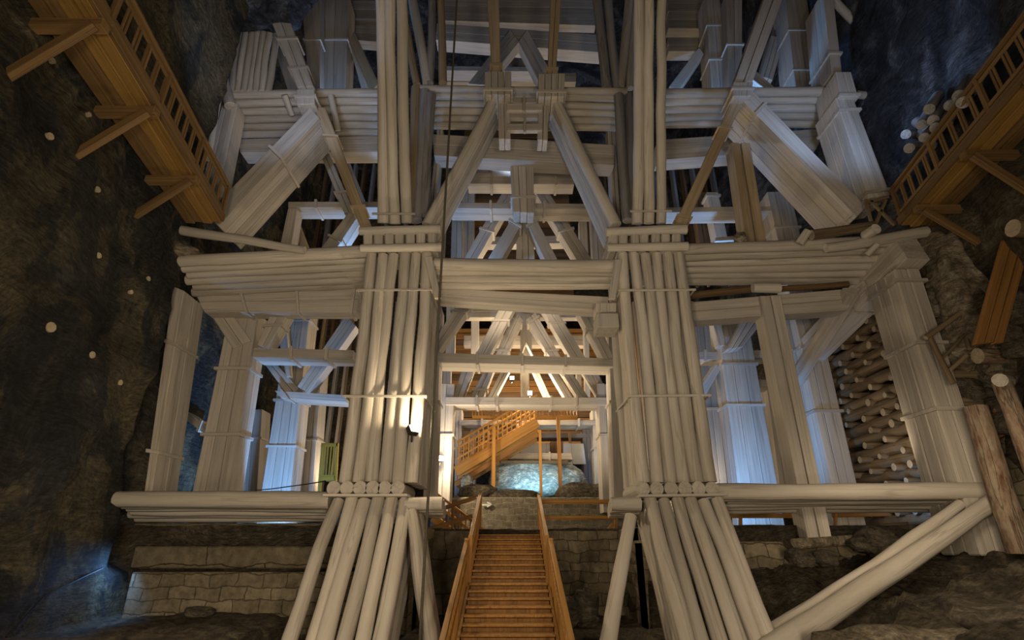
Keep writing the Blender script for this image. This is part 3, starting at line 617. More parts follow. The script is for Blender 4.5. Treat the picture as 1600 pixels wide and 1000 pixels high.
for q, Y, lab in ((((686, 600), (710, 600), (676, 800), (702, 800)), 20.1, 'pale clamped post left of the back stairs, brightly lit at its foot'), (((933, 600), (957, 600), (943, 800), (970, 800)), 20.1, 'pale clamped post right of the blue salt block, second frame'),
                  (((712, 640), (722, 640), (709, 790), (719, 790)), 24.1, 'narrow rear post between the bright post and the back stairs'), (((925, 640), (937, 640), (932, 790), (945, 790)), 24.1, 'narrow rear post right of the blue salt block, third frame'),
                  (((910, 672), (922, 672), (914, 790), (928, 790)), 28, 'farthest post right of the blue salt block'), (((735, 672), (745, 672), (732, 790), (742, 790)), 28, 'farthest post behind the foot of the back stairs')):
    prism('frame_post', q, Y, .9, lab, 'post', 2, 1, (.42,))
TR = [(((712, 477), (739, 472), (686, 520), (686, 548)), 15.9, 'blue-lit clamped brace at the left of the central opening', (.2,)),
 (((902, 486), (928, 486), (942, 560), (960, 560)), 15.9, 'brace at the right of the central opening, by the bearing blocks', (.4,)),
 (((782, 478), (806, 478), (739, 562), (762, 562)), 19, 'outer left clamped brace of the upper truss', (.28,)),
 (((804, 488), (817, 500), (770, 562), (789, 562)), 20.5, 'inner left clamped brace of the upper truss', (.1, .8)),
 (((822, 500), (837, 488), (862, 562), (879, 562)), 20.5, 'inner right clamped brace of the upper truss', (.1, .8)),
 (((845, 480), (867, 480), (893, 562), (917, 562)), 19, 'outer right clamped brace of the upper truss', (.3,)),
 (((813, 548), (822, 534), (796, 575), (808, 575)), 23, 'small left leg of the little gable in the middle of the upper truss', ()),
 (((822, 534), (831, 548), (842, 575), (853, 575)), 23, 'small right leg of the little gable in the middle of the upper truss', ()),
 (((722, 576), (741, 576), (706, 624), (722, 624)), 20.4, 'leftmost brace of the lower truss', ()),
 (((758, 576), (773, 576), (732, 624), (754, 624)), 20.6, 'second brace from the left of the lower truss', (.7,)),
 (((785, 576), (798, 576), (760, 624), (773, 624)), 22.5, 'third brace from the left of the lower truss, left of the bright lamps', ()),
 (((831, 576), (840, 576), (852, 624), (862, 624)), 23.5, 'short brace right of the bright lamps in the lower truss', ()),
 (((856, 576), (868, 576), (884, 624), (897, 624)), 22.5, 'third brace from the right of the lower truss', ()),
 (((874, 576), (890, 576), (905, 624), (922, 624)), 20.6, 'second brace from the right of the lower truss', ()),
 (((908, 576), (932, 576), (938, 624), (954, 624)), 20.4, 'rightmost brace of the lower truss', ())]
for q, Y, lab, st in TR: prism('truss_brace', q, Y, .55, lab, 'brace', 2, 1, st)
prism('rear_beam', ((725, 480), (725, 496), (915, 480), (915, 496)), 24.5, .5, 'rear beam behind the heads of the upper truss', 'beam', 2)
prism('rear_beam', ((725, 524), (725, 540), (915, 524), (915, 540)), 26, .5, 'rear beam crossing the middle of the upper truss', 'beam', 2)
for x, w, y0, y1, Y, lab in ((742, 12, 478, 560, 25, 'narrow far post at the left side of the upper truss'), (822, 18, 490, 560, 24, 'far king post in the middle of the upper truss'), (917, 8, 488, 620, 25, 'narrow far post at the right side of the upper truss'),
                        (704, 14, 470, 555, 22, 'dim far post behind the blue-lit clamped brace of the central opening'), (820, 14, 575, 625, 25.5, 'far upright between the two bright roof lamps'), (698, 12, 575, 622, 21.5, 'far post at the left end of the lower truss'), (905, 8, 575, 622, 26, 'bright thin upright at the right of the lower truss')):
    k = (y1-y0)*.0009*(x-800)/10
    prism('far_post', ((x-w/2-k, y0), (x+w/2-k, y0), (x-w/2+k, y1), (x+w/2+k, y1)), Y, .4, lab, 'post')

def partition(name, X0, X1, z0, z1, Y, n, m_, label, vertical=True):
    t = thing(name, ((X0+X1)/2, Y, z0), label, 'plank wall')
    for i in range(n):
        dy = random.uniform(0, .12)
        if vertical: bar('board', ((X0+(X1-X0)*(i+.5)/n), Y+dy, z0), ((X0+(X1-X0)*(i+.5)/n), Y+dy, z1), .12, (X1-X0)/n-.03, m_[i % len(m_)], t, up=(0, 1, 0))
        else: bar('board', (X0, Y+dy, z0+(z1-z0)*(i+.5)/n), (X1, Y+dy, z0+(z1-z0)*(i+.5)/n), .12, (z1-z0)/n-.03, m_[i % len(m_)], t)
partition('plank_wall', -4.5, 5.2, 4.2, 12.5, 31.2, 22, [PINED, BROWN, PINED], 'reddish brown boarding behind the trusses of the central opening', False)
partition('plank_wall', -10.2, -4.8, 1.0, 11.5, 25.2, 12, [GREYL, TAN, BROWN], 'grey-brown planking far behind the left openings')
partition('plank_wall', 5.0, 11.0, 1.0, 11.5, 25.2, 12, [GREYL, BROWN, TAN], 'grey-brown planking far behind the right openings')
partition('plank_wall', -10.2, -3.2, 11.7, 19, 23.5, 14, [BROWN, GREYL], 'dim planking seen through the upper left openings')
partition('plank_wall', 3.6, 11.0, 11.7, 19, 23.5, 14, [BROWN, GREYL], 'dim planking seen through the upper right openings')
partition('plank_wall', -3.1, 3.5, 12.6, 25, 27.5, 18, [BROWN, PINED], 'dim brown boarding behind the whitish king post', False)
# ------------------------------------------------------------------ masonry terraces
def wallbox(label, x0, x1, y0, y1, z0, z1, m, bev=.03):
    o = boxw('retaining_wall', x0, x1, y0, y1, z0, z1, m, None, bev); return tag(o, label, 'stone wall')
wallbox('smooth dark stone ledge under the lowest left log row', -8.9, -2.2, 13.45, 14.2, .02, .45, SLAB)
wallbox('second dark stone ledge, just below the smooth one at left', -8.5, -2.2, 13.1, 14.2, -.50, -.05, SLAB)
wallbox('rough block wall at lower left, below the two ledges', -8.2, -2.2, 12.75, 14, -2.4, -.56, STONE)
wallbox('rough block wall at lower right, behind the slanting log', 3.0, 9.6, 13.35, 14.2, -2.4, .05, STONE)
wallbox('upper course of stone under the lowest right log row', 3.0, 8.3, 13.7, 14.4, .05, .38, SLAB)
wallbox('smooth stone wall left of the main stairs', -2.3, -1.12, 16.2, 16.9, -2.5, .34, SLAB)
wallbox('block wall right of the main stairs, marked by the shadow of the railing', .95, 3.1, 16.2, 16.9, -2.5, .34, STONE)
wallbox('side return of the block wall beside the right pillar foot', 3.0, 3.3, 13.4, 16.9, -2.5, .38, STONE)
wallbox('side return of the stone wall beside the left pillar foot', -2.5, -2.2, 13.4, 16.9, -2.5, .38, STONE)
wallbox('brick-like wall of small salt blocks behind the top of the main stairs', -3.0, 4.2, 21.0, 21.5, .35, 1.62, BRICK)
o = boxw('terrace_slab', -9.2, 10.8, 21.4, 34, .3, 1.6, GROUND); tag(o, 'raised earth terrace under the blue salt block and back stairs', 'terrace')
t = prism('stone_slab', ((1235, 842), (1242, 858), (1400, 832), (1400, 846)), 12.9, .8, 'thick stone slab carrying the split post', 'slab', mt=ROCKP, bev=.05)
for i, (x, y, r) in enumerate(((1372, 845, .35), (1390, 862, .28), (1345, 850, .2), (1250, 872, .22), (1290, 872, .22))):
    blob('rubble_stone', P(x, y, 12.7), (r*1.2, r, r*.8), ROCKB, ['large rough stone right of the slab under the split post', 'round rough stone below the large one right of the slab', 'small stone wedged at the slab end', 'squared stone under the left part of the slab', 'squared stone under the middle of the slab'][i], 'stone', i*7, sub=3)
for i, (xa, ya, xb, yb) in enumerate(((1320, 832, 1440, 826), (1330, 838, 1455, 833), (1345, 826, 1420, 818))):
    bar_ = prism('old_board', ((xa, ya-3), (xa, ya+3), (xb, yb-3), (xb, yb+3)), 13.6+i*.15, .3, ['front old brown board stacked under the lowest right log row', 'lower old brown board stacked under the lowest right log row', 'topmost old brown board stacked under the lowest right log row'][i], 'board', mt=OLDLOG)
blob('boulder', P(1585, 948, 10.2)+Vector((1.1, .3, -.6)), (2.4, 1.9, 1.0), ROCKB, 'broad smooth rock mass at the lower right corner', 'rock', 31, .3)
blob('boulder', P(1420, 993, 9.6)+Vector((0, 0, -.3)), (1.2, .7, .42), ROCKP, 'pale flat boulder at the bottom edge, right of the slanting log', 'rock', 12, .3)
blob('boulder', P(1320, 1002, 9.4)+Vector((0, 0, -.25)), (.42, .6, .38), ROCKP, 'smaller pale boulder at the bottom edge, under the slanting log', 'rock', 17, .3)
blob('boulder', P(1508, 455, 11.4)+Vector((.45, .5, 0)), (.7, .8, 1.9), ROCKP, 'tall pale bulging rock face below the right walkway', 'rock', 44, .32, sub=5)
blob('boulder', P(1560, 480, 11.0)+Vector((.75, .9, -.3)), (.8, .9, 1.7), ROCKB, 'brown rock bulge behind the thin leaning pole on the right', 'rock', 51, .3)
blob('rock_chunk', P(884, 955, 12.5), (.30, .25, .28), ROCKB, 'rough stone right of the main stairs, low down', 'stone', 61, sub=3)
blob('rock_chunk', P(915, 950, 12.8), (.28, .25, .34), ROCKB, 'tall stone left of the pale leaning log, right of the stairs', 'stone', 66, sub=3)
blob('rock_chunk', P(290, 395, 12.1), (.28, .3, .16), ROCKP, 'pale broken rock on the left end of the mid left log row', 'rock', 71, sub=3)
blob('rock_chunk', P(312, 956, 12.4), (.30, .2, .10), ROCKB, 'flat loose block on the ground at lower left', 'stone', 75, .15, sub=3)

RN = random.Random(5)
for (x, y, r) in ((1500, 520, .2), (1515, 610, .25), (1545, 615, .2), (1575, 520, .3), (1590, 545, .25), (1540, 580, .22), (1495, 600, .2), (1590, 480, .3), (1560, 640, .25), (1590, 660, .3), (1580, 620, .22), (1482, 540, .2), (1560, 575, .2), (1470, 505, .2)):
    blob('rubble_stone', PR(x, y, -.1), (r*RN.uniform(.8, 1.3), r, r*RN.uniform(.7, 1.2)), RN.choice([ROCKB, ROCKP, ROCKB]), 'rough broken stone packed between the old timbers on the right rock wall', 'stone', RN.random()*90, .35, 'rubble between the old timbers on the right wall', sub=3)
# slanting log and foot props
t = thing('slanting_log', P(1215, 1000, 10.4), 'thick whitewashed log slanting from the bottom edge up to the lowest right log row', 'log brace')
logmesh('log', P(1195, 1022, 10.3), P(1553, 784, 11.75), .215, .155, LOGW, t, wob=.03)
logmesh('log', P(1165, 1012, 10.8), P(1500, 788, 12.1), .13, .11, LOGW, t, wob=.03)
t = thing('foot_prop', P(680, 1000, 11), 'bundle of pale props leaning between the left pillar foot and the stairs', 'log brace')
for i in range(4): logmesh('log', P(642+i*4, 798, 11.9+i*.3), P(676+i*3, 1040, 11.1+i*.35), .12, .15, LOGW, t, wob=.04)
slog('foot_prop', (986, 806), 11.8, (943, 1040), 10.9, .12, .16, 'single pale log leaning between the stairs and the right pillar foot', 'log brace')
for x0, x1, lab in ((636, 690, 'short log row stepping back at the inner side of the left pillar waist'), (958, 1000, 'short log row stepping back at the inner side of the right pillar waist')):
    deck('short_log_row', (x0, 787), (x1, 787), 11.95, (x0+ (8 if x0 < 800 else -6), 800), (x1+(4 if x0 < 800 else -6), 800), 13.3, 5, lab, r=.14, jit=.05)

# ------------------------------------------------------------------ main stairs
XL, XR = -.94, .79
def tz(Y): return .37-(17-Y)*.34
t = thing('staircase', (0, 8.0, tz(8)), 'straight orange pine staircase climbing away between the two log pillars', 'staircase')
ns = 28; run = .345
for i in range(ns):
    Y = 17-i*run; z = tz(Y)
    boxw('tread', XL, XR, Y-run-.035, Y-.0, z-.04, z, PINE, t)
    boxw('riser', XL+.02, XR-.02, Y-.03, Y-.005, z-.0, z+run*.34-.05, PINED, t, .003) if i else None  # risers in the darker pine: shade below each tread put into the colour
for x in (XL-.03, XR+.03): bar('stringer', (x, 17.05, tz(17.05)-.1), (x, 7.2, tz(7.2)-.1), .06, .34, PINE, t)
for side, x in (('left', XL-.02), ('right', XR+.02)):
    for seg in ((17.0, 13.4, 0), (13.2, 7.4, -.0)):
        a, b, dz = seg
        o = (-.07 if side == 'left' else .07) if a < 14 else 0
        hr = bar('handrail', (x+o, a, tz(a)+1.0+dz), (x+o, b, tz(b)+1.0+dz), .09, .05, PINE, t)
        bar('rail', (x+o, a, tz(a)+.55+dz), (x+o, b, tz(b)+.55+dz), .04, .12, PINE, t)
        bar('rail', (x+o, a, tz(a)+.88+dz), (x+o, b, tz(b)+.88+dz), .04, .09, PINE, t)
        k = a-.05
        while k > b:
            bar('baluster', (x+o, k, tz(k)-.1), (x+o, k, tz(k)+.98+dz), .04, .05, PINE, hr); k -= .22
        for k in (a, b): bar('post', (x+o, k, tz(k)-.25), (x+o, k, tz(k)+1.05+dz), .10, .10, PINE, hr)
# rails on the landing, right and left
t = thing('landing_railing', P(850, 832, 17.3), 'orange two-bar railing on the landing right of the main stairs', 'railing')
for (ya, yb, h) in ((784, 784, .13), (809, 809, .11), (833, 833, .14)):
    bar('rail', P(842, ya, 17.3), P(962, yb, 17.3), .05, h, PINE, t)
bar('post', P(843, 778, 17.35), P(843, 838, 17.35), .09, .09, PINE, t); bar('post', P(962, 778, 17.35), P(962, 838, 17.35), .09, .09, PINE, t)
bar('brace', P(941, 838, 17.2), P(958, 818, 17.2), .06, .08, PINE, t)
t = thing('loose_railing', P(706, 830, 16.7), 'weathered slanting handrail with loose planks left of the top of the main stairs', 'railing')
bar('rail', P(684, 797, 16.7), P(744, 777, 16.9), .05, .12, PINED, t); bar('rail', P(668, 828, 16.7), P(738, 806, 16.9), .05, .12, PINED, t)
bar('post', P(708, 788, 16.8), P(706, 832, 16.8), .08, .08, PINED, t)
# descending side flight
t = thing('side_stairs', P(765, 832, 18), 'bright orange flight of stairs going down right behind the loose railing', 'staircase')
A = P(678, 768, 19.3); B = P(766, 836, 19.3)
for o in (0, .9): bar('handrail', A+Vector((0, o, 0)), B+Vector((0, o, 0)), .07, .09, PINE, t); bar('rail', A+Vector((0, o, -.35)), B+Vector((0, o, -.35)), .05, .09, PINE, t); bar('stringer', A+Vector((0, o, -.85)), B+Vector((0, o, -.85)), .05, .25, PINE, t)
for i in range(13):
    c = lp(A, B, (i+.5)/13); bar('baluster', c, c-Vector((0, 0, .85)), .04, .04, PINE, t); boxw('tread', c.x-.1, c.x+.1, c.y, c.y+.9, c.z-.9, c.z-.86, PINE, t, .004)
# blue arrow sign of light tube
t = thing('arrow_sign', P(764, 789, 20.6), 'small white arrow-shaped marker on the salt block wall beside the left handrail', 'sign')
bar('shaft', P(753, 789, 20.9), P(764, 789, 20.9), .05, .05, WHITEP, t); bar('head', P(761, 785, 20.9), P(768, 788, 20.9), .05, .05, WHITEP, t); bar('head', P(761, 792, 20.9), P(768, 788, 20.9), .05, .05, WHITEP, t)
# low orange railing right
t = thing('low_railing', P(1140, 828, 16), 'low orange railing behind the right pillar, under the lowest right log row', 'railing')
bar('rail', P(1135, 806, 15.6), P(1255, 806, 15.6), .05, .12, PINE, t); bar('rail', P(1135, 828, 15.6), P(1255, 828, 15.6), .05, .10, PINE, t)
bar('post', P(1157, 797, 15.6), P(1157, 832, 15.6), .08, .08, PINE, t); bar('brace', P(1222, 807, 15.7), P(1245, 795, 15.7), .05, .08, PINE, t)
t = thing('low_railing', P(1300, 828, 16), 'low brown railing right of the split post, under the lowest right log row', 'railing')
bar('rail', P(1300, 805, 15.8), P(1450, 802, 15.8), .05, .12, PINED, t); bar('rail', P(1300, 829, 15.8), P(1420, 829, 15.8), .05, .12, PINED, t); bar('post', P(1305, 797, 15.8), P(1305, 832, 15.8), .08, .08, PINED, t)
t = thing('plank_barrier', P(470, 824, 15), 'thin dark barrier plank behind the lowest left log row', 'plank')
bar('plank', P(300, 815, 16), P(500, 815, 16), .05, .06, BROWN, t)

# ------------------------------------------------------------------ back stairs, galleries, salt block
t = thing('back_staircase', P(715, 750, 23.4), 'orange wooden staircase rising right in front of the blue salt block', 'staircase')
A = P(712, 737, 22.8); B = P(840, 660, 22.8)
dz = Vector((0, 0, 1))
for o in (0, 1.1):
    D = Vector((0, o, 0)); bar('stringer', A+D, B+D, .08, .42, PINE, t); hr = bar('handrail', A+D+dz*1.2, B+D+dz*1.2, .08, .09, PINE, t)
    bar('rail', A+D+dz*.92, B+D+dz*.92, .04, .07, PINE, t); bar('rail', A+D+dz*.5, B+D+dz*.5, .04, .07, PINE, t); bar('rail', A+D-dz*.5, B+D-dz*.5, .08, .22, PINED, t)
    for i in range(17):
        c = lp(A, B, (i+.5)/17)+D; bar('baluster', c+dz*.15, c+dz*1.17, .05, .05, PINE, hr)
for i in range(16):
    c = lp(A, B, (i+.5)/16); boxw('tread', c.x-.13, c.x+.13, c.y, c.y+1.1, c.z-.02, c.z+.03, PINE, t, .004)
for x0, y0, y1, w, m_ in ((772, 668, 776, .16, PINE), (843.5, 672, 776, .11, PINE), (872, 652, 765, .15, PINED), (890, 675, 692, .10, BROWN)):
    lab = {772: 'orange post under the back stairs', 843.5: 'thin orange post right of the back stairs, before the salt block', 872: 'dark brown post at the right of the salt block centre', 890: 'short dark post stub hanging above the salt block'}[x0]
    a = P(x0, y0, 22.5); o = bar('gallery_post', a, (a.x, 22.5, P(x0, y1, 22.5).z), w, w, m_); tag(o, lab, 'post')
t = thing('gallery_railing', P(740, 655, 26), 'orange gallery railing seen between the two lower tie beams', 'railing')
A = P(738, 652, 26.2); B = P(902, 652, 26.2)
bar('rail', A, B, .08, .18, PINE, t); bar('rail', A+dz*.95, B+dz*.95, .07, .08, PINE, t)
for i in range(34):
    c = lp(A, B, i/33); bar('baluster', c, c+dz*.95, .05, .05, PINE, t)

bar_g = boxw('gallery_floor', P(722, 0, 25).x, P(905, 0, 25).x*.95, 26.3, 28.2, A.z-.2, A.z-.08, PINED); tag(bar_g, 'plank floor of the gallery behind the gallery railing', 'platform')
blob('salt_block', P(838, 748, 24.6), (1.98*1.05, .9, .80), SALT, 'big pale salt boulder glowing blue behind the posts of the back stairs', 'salt block', 3, .12, sub=5)
prism('white_sill', ((795, 708), (792, 718), (893, 708), (895, 718)), 24.2, .8, 'white plank on top of the blue-lit salt block', 'plank', 1, 1, (.65,))
prism('dark_plank', ((782, 719), (782, 724), (888, 719), (888, 725)), 23.7, .5, 'dark plank just over the salt block', 'plank', mt=BROWN)
for i, (x, y, rx_, rz) in enumerate(((745, 768, .9, .28), (800, 774, 1.2, .2), (905, 768, 1.1, .34), (938, 768, .8, .3))):
    blob('rubble_stone', P(x, y, 22.3), (rx_*.8, .35, rz), ROCKB, ['rubble heap under the foot of the back stairs', 'low rubble under the salt block', 'broken brown stones right of the salt block', 'brown stone pile at the foot of the right rear posts'][i], 'stone', 80+i*5, sub=3)
blob('salt_chunk', P(729, 757, 22.6), (.22, .2, .4), SALT, 'small bright salt chunk at the foot of the back stairs', 'rock', 91, sub=3)
for i, (q, Y, lab) in enumerate(((((860, 690), (880, 690), (860, 708), (880, 708)), 25.5, 'small brown crate above the salt block'), (((795, 692), (812, 692), (795, 708), (812, 708)), 25.5, 'brown board piece above the left of the salt block'))):
    prism('dark_crate', q, Y, .4, lab, 'crate', mt=BROWN)
t = thing('blue_wall_panel', P(900, 720, 27), 'pale blue-lit board panel behind the salt block', 'panel')
prism('panel', ((815, 693), (912, 693), (812, 725), (916, 725)), 27.2, .1, None, None, 5, mt=WHITEP, parent=t, part='board')

# ------------------------------------------------------------------ walkways
def walkway(sgn, x0, Y0, slope, Yend, label, joists, top=7.6, Ystart=3.2):
    def X(Y): return sgn*(x0 + slope*(Y-Y0))
    root = thing('walkway', (X(Yend), Yend, top), label, 'walkway')
    for k, (o, m_) in enumerate(((.11, OCHRE), (.33, OCHRE), (.55, OCHRED), (.77, OCHRED))):
        bar('deck_plank', (X(Ystart)+sgn*o, Ystart, top-.04*(k % 2)), (X(Yend)+sgn*o, Yend, top-.04*(k % 2)), .21, .10, m_, root)
    bar('edge_beam', (X(Ystart)-sgn*.03, Ystart, top+.06), (X(Yend)-sgn*.03, Yend, top+.06), .08, .2, OCHRED, root)
    for Y, L in joists:
        bar('joist', (X(Y)-sgn*.12, Y, top-.16), (X(Y)+sgn*1.0, Y, top-.16), .18, .16, OCHRED, root)
        bar('strut', (X(Y)-sgn*.02, Y-.1, top-.25), (X(Y)+sgn*1.0, Y-.1, top-.25-L), .12, .15, OCHRED, root)
    r = root
    h = 1.0
    hr = bar('handrail', (X(Ystart), Ystart, top+h), (X(Yend), Yend, top+h), .10, .06, OCHRED, r)
    bar('rail', (X(Ystart), Ystart, top+h-.13), (X(Yend), Yend, top+h-.13), .04, .08, OCHRED, r)
    bar('rail', (X(Ystart), Ystart, top+.28), (X(Yend), Yend, top+.28), .04, .08, OCHRED, r)
    Y = Yend-.1; k = 0
    while Y > Ystart+.3:
        if k % 5 == 0: bar('post', (X(Y), Y, top), (X(Y), Y, top+h), .09, .09, OCHRED, hr)
        else:
            for d in (0, .09): bar('baluster', (X(Y-d), Y-d, top+.28), (X(Y-d), Y-d, top+h-.1), .035, .045, OCHRED, hr)
        Y -= .36; k += 1
    return root
walkway(-1, 6.39, 5.61, .168, 11.6, 'orange timber walkway with railing high on the left rock wall, seen from below', ((5.93, 1.15), (7.73, 1.0), (9.76, .95)))
walkway(1, 9.13, 7.17, .19, 11.75, 'orange timber walkway with railing high on the right rock wall, seen from below', ((8.93, 1.1), (10.87, .9), (7.0, 1.1)))
t = thing('trestle', P(1365, 350, 12), 'small pale trestle of crossed sticks where the right walkway meets the mid right log row', 'trestle')
for a, b in (((1352, 312), (1362, 350)), ((1358, 312), (1398, 352)), ((1384, 312), (1368, 350)), ((1352, 318), (1388, 308))): bar('stick', P(*a, 11.9), P(*b, 11.9), .07, .07, OLDLOG, t)

# ------------------------------------------------------------------ right-hand old timbers
prism('old_plank', ((1571, 365), (1616, 365), (1524, 536), (1570, 533)), 10.1, .12, 'wide rust-brown planks leaning at the right edge', 'plank', 3, mt=PINED, gap=.02)
for a, b, r, m_, lab in (((1582, 356), (1640, 360), .22, OLDLOG, 'thick log end at the right edge, above the rust-brown planks'), ((1527, 556), (1640, 557), .18, BARK, 'round bark log pointing out below the rust-brown planks'),
                     ((1480, 588), (1640, 590), .17, OLDLOG, 'long grey-brown log reaching furthest left, under the bark log'), ((1493, 628), (1545, 628), .12, OLDLOG, 'short log end above the big bark prop')):
    ya = Yr(*a, .45); slog('wall_log', a, ya, b, ya+.03, r*ya/11.4, r*.95*ya/11.4, lab, mt=m_)
slog('bark_prop', (1524, 636), 11.35, (1597, 866), 11.3, .22, .25, 'big leaning bark-covered prop beside the outer right post', 'log prop', BARK)
slog('bark_prop', (1566, 598), 10.7, (1622, 745), 10.7, .17, .18, 'bark-covered prop cut by the right edge of the picture', 'log prop', BARK)
slog('short_log', (1563, 594), 10.55, (1574, 596), 10.8, .14, .14, 'pale round log end on top of the bark prop at the right edge', mt=LOGW)
for a, b, r, lab in (((1559, 330), (1513, 505), .05, 'long thin pole leaning across the pale rock face'), ((1446, 528), (1502, 488), .06, 'thin pole resting on the outer right post clamp'), ((1470, 560), (1508, 522), .035, 'thin stick left of the grey-brown log'),
                     ((1453, 527), (1490, 600), .06, 'thin dark pole running down beside the outer right post'), ((1500, 505), (1515, 545), .05, 'short dark stick ending at the round bark log'), ((1484, 578), (1510, 555), .05, 'short stick wedged behind the long grey-brown log')):
    slog('thin_pole', a, 11.6, b, 11.5, r, r, lab, 'pole', OLDLOG)
for i in range(3):
    prism('shoring_board', ((1551, 626+i*22), (1556, 644+i*22), (1590, 612+i*20), (1592, 630+i*20)), 11.9, .1, ['topmost', 'middle', 'lowest'][i]+' shoring board behind the bark props at the right edge', 'board', mt=[PINED, OLDLOG, PINED][i])
wb = boxw('retaining_wall', P(1560, 700, 12.2).x, 12.2, 12.2, 13.2, -.3, 3.2, STONE); tag(wb, 'dark dry-stone wall at the right edge behind the bark prop', 'stone wall')
# pile of log stubs high on the right wall
pts = [(1432, 190, 1460, 210), (1440, 208, 1455, 228), (1452, 175, 1440, 195), (1466, 150, 1452, 170), (1470, 168, 1458, 188), (1478, 180, 1462, 200), (1462, 195, 1445, 215), (1490, 175, 1480, 190), (1515, 125, 1498, 150), (1525, 130, 1505, 160), (1500, 150, 1485, 165), (1445, 226, 1420, 232), (1428, 208, 1416, 210)]
labs = ['widest', 'lower left', 'left upper', 'topmost left', 'second topmost left', 'central', 'lower central', 'right of centre', 'topmost right', 'rightmost', 'upper middle', 'lowest', 'leftmost small']
for (xa, ya, xb, yb), l_ in zip(pts, labs):
    y_ = Yr(xa, ya, .05); slog('log_stub', (xa, ya), y_, (xb, yb), y_-.45, .13, .12, 'bluish log stub in the heap above the right walkway railing, the %s one' % l_, mt=GREYL, group='log stubs heaped on the right rock wall')

def wallhit(x, y):
    Y = 5.0
    while Y < 13:
        p = P(x, y, Y)
        if p.x <= fl((Y+4)/42, (p.z+4)/34)[0]: return p
        Y += .02
    return p
for i, (x, y, r, d) in enumerate(((80, 96, .05, 'beside the topmost strut of the left walkway'), (76, 214, .06, 'far left, level with the second walkway strut'), (137, 180, .045, 'just above the second walkway strut'), (150, 297, .06, 'below the second walkway strut'),
        (152, 400, .06, 'above the middle of the left rock wall'), (77, 512, .09, 'the largest one, at far left middle'), (142, 555, .07, 'right of and below the largest one'), (230, 436, .06, 'nearest the mid left log row'), (203, 457, .05, 'small, left of the one near the log row'), (186, 598, .06, 'lowest, left of the outer left post'))):
    p = wallhit(x, y); o = logmesh('wall_plug', p+Vector((.05, -.02, 0)), p+Vector((-.3, .03, 0)), r, r, ENDW, wob=.003, seg=9, segs=3); tag(o, 'pale round plug in the left rock, '+d, 'wall plug', 'wooden plugs in the left rock wall')
# ------------------------------------------------------------------ ropes, cables, lamps
r_ = logmesh('hanging_rope', (-1.64, 11.0, 17.5), (-1.64, 11.0, -2.2), .028, .028, ROPE, wob=0, seg=8); tag(r_, 'long dark rope hanging full height just right of the left pillar', 'rope')
slog('cable', (8, 995), wallhit(8, 995).y-.1, (70, 932), wallhit(70, 932).y-.12, .014, .014, 'black cable at the lowest left rock wall', 'cable', CABLE)
slog('cable', (70, 932), wallhit(70, 932).y-.12, (160, 888), wallhit(160, 888).y-.1, .014, .014, 'black cable rising right over the lower left rock wall', 'cable', CABLE)
slog('cable', (400, 766), 13.8, (508, 752), 12.2, .012, .012, 'thin cable slung from the blue-lit posts to the left pillar waist', 'cable', CABLE)
def flood_or_fill(p, aim, label, power, r=.12, col=(1, .78, .5), spot=None, fixture=True):
    p = Vector(p); d = (Vector(aim)-p).normalized()
    if fixture:
        root = thing('floodlight', p, label, 'lamp')
        h_ = bar('housing', p-d*.16, p-d*.03, .22, .2, IRON, root); bar('glass', p-d*.03, p-d*.015, .18, .16, LAMPG, h_); bar('bracket', p-d*.1-dz*.25, p-d*.1, .04, .04, IRON, root)
    l = bpy.data.lights.new('lamp_or_fill_light', 'SPOT' if spot else 'POINT'); l.energy = power; l.color = col; l.shadow_soft_size = r
    if spot: l.spot_size = math.radians(spot); l.spot_blend = .6
    o = bpy.data.objects.new('lamp_or_fill_light', l); C.objects.link(o); o.location = p + d*.03
    if spot: o.rotation_euler = d.to_track_quat('-Z', 'Y').to_euler()
    return o
WARM = (1, .80, .56); BLUE = (.20, .47, 1); COOL = (.55, .68, 1)
flood_or_fill(P(648, 668, 11.75), P(700, 600, 11.0), 'bright floodlight on the inner edge of the left pillar', 200, .06)
flood_or_fill(P(690, 716, 19.5), P(740, 700, 18.0), 'bright floodlight at the foot of the pale post left of the back stairs', 420, .08)
flood_or_fill(P(800, 590, 24.2), P(800, 500, 20), 'left one of the two bright lamps in the lower truss', 650, .08)
flood_or_fill(P(828, 614, 23.2), P(828, 560, 18), 'right one of the two bright lamps in the lower truss, just above the tie beam', 500, .08)
flood_or_fill(P(882, 640, 27.2), (2.0, 20, 6), 'distant light without a fixture', 500, .1, fixture=False)  # bare point light by the gallery, no lamp body
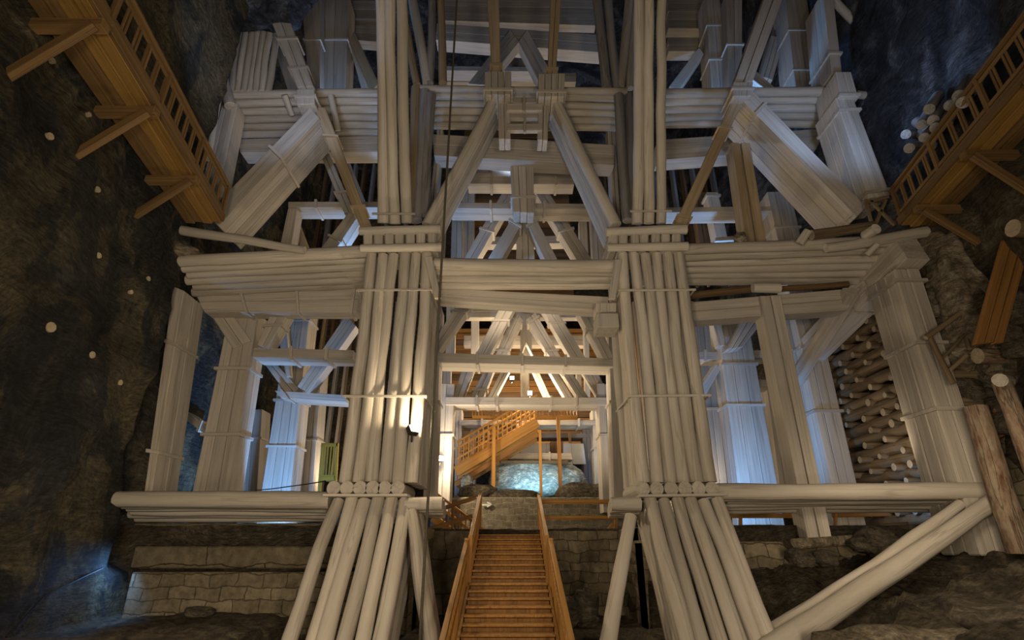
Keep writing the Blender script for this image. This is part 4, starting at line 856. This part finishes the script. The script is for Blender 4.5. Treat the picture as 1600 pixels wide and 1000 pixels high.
# unseen spots: floods near the viewpoint, blue lights behind, added warm and cool fill
L = [((-3.2, 5.5, -.9), (-2.8, 12, 1.5), 120, WARM, 150, .25), ((4.0, 5.5, -.9), (4, 12, 1.5), 150, WARM, 150, .25),
     ((-1.5, -1.0, .5), (-1.5, 12, 4), 1250, WARM, 130, .6), ((2.5, -1.0, .5), (3, 12, 4), 1250, WARM, 130, .6), ((0, 2, 0), (0, 12, 13), 650, (1, .86, .68), 100, .5),
     ((-6.2, 15.2, .8), (-8.0, 19, 4), 1200, BLUE, 150, .12), ((5.9, 15.4, .9), (7.4, 18.6, 3.0), 1000, BLUE, 105, .12), ((9.6, 14.0, .9), (10.4, 14.5, 1.6), 45, BLUE, 150, .1),
     ((-7.9, 12.3, -.3), (-8.6, 12.0, -1), 90, BLUE, 160, .1), ((-2.5, 2.0, -1.0), (-6.5, 9, .5), 380, WARM, 100, .4), ((-6.5, 21.5, 2.0), (-7.5, 25, 5), 260, WARM, 150, .2), ((7, 21.5, 2.0), (8, 25, 5), 200, WARM, 150, .2), ((0, 28.0, 7), (0, 31, 8), 500, WARM, 150, .2), ((8.9, 13.3, 2.0), (10.4, 15, 3), 70, WARM, 150, .2), ((7.5, 8.5, 2.0), (9, 11, -1), 260, WARM, 150, .4), ((-5.5, 8.0, 1.0), (-6.5, 12.5, -1), 130, WARM, 150, .4),
     ((-5.0, 14.9, 7.3), (-5.2, 15.2, 12), 300, BLUE, 80, .12), ((-4.6, 15.2, 7.4), (-4.0, 15.0, 8.6), 60, BLUE, 120, .1), ((6.0, 14.9, 7.3), (6.3, 15.2, 12), 300, BLUE, 90, .12), ((-6.2, 14.8, 13.2), (-6.4, 15.5, 16), 420, BLUE, 150, .12), ((7.5, 14.6, 13.2), (8.2, 15.3, 16), 420, BLUE, 150, .12), ((-1.7, 14.3, 7.5), (-.4, 14.6, 9.5), 210, BLUE, 150, .12),
     ((8.2, 10, 9.5), (10.8, 12, 15), 300, (.38, .58, 1), 140, .3), ((-5.5, 9.5, 10), (-7.0, 12.8, 17), 230, COOL, 140, .3),
     ((0, 15.2, 12.2), (0, 17, 17), 90, COOL, 150, .3), ((-5, 14.5, 13), (-5, 17, 17), 80, COOL, 150, .3), ((6, 14.5, 13), (6.5, 17, 17), 80, COOL, 150, .3),
     ((1.0, 22.6, 1.9), (1.1, 24.6, 2.2), 200, (.35, .75, 1), 150, .1),
     ((-4.2, 19.5, 1.0), (-5, 22, 6), 350, WARM, 150, .2), ((5.5, 20.5, 1.0), (5, 24, 6), 350, WARM, 150, .2), ((1, 17.8, 1.6), (.8, 20, 7), 600, WARM, 150, .2),
     ((0, 17, 8), (0, 22, 12), 250, WARM, 150, .2)]
for p, a, e, c, s_, r_ in L: flood_or_fill(p, a, '', e, r_, c, s_, False)

w = bpy.data.worlds.new('world'); bpy.context.scene.world = w; w.use_nodes = True
w.node_tree.nodes['Background'].inputs[0].default_value = (.55, .6, .8, 1); w.node_tree.nodes['Background'].inputs[1].default_value = .05
sc = bpy.context.scene; vs_ = sc.view_settings
vs_.view_transform = 'Standard'; vs_.look = 'None'; vs_.gamma = 1; vs_.use_curve_mapping = False; vs_.exposure = -.2
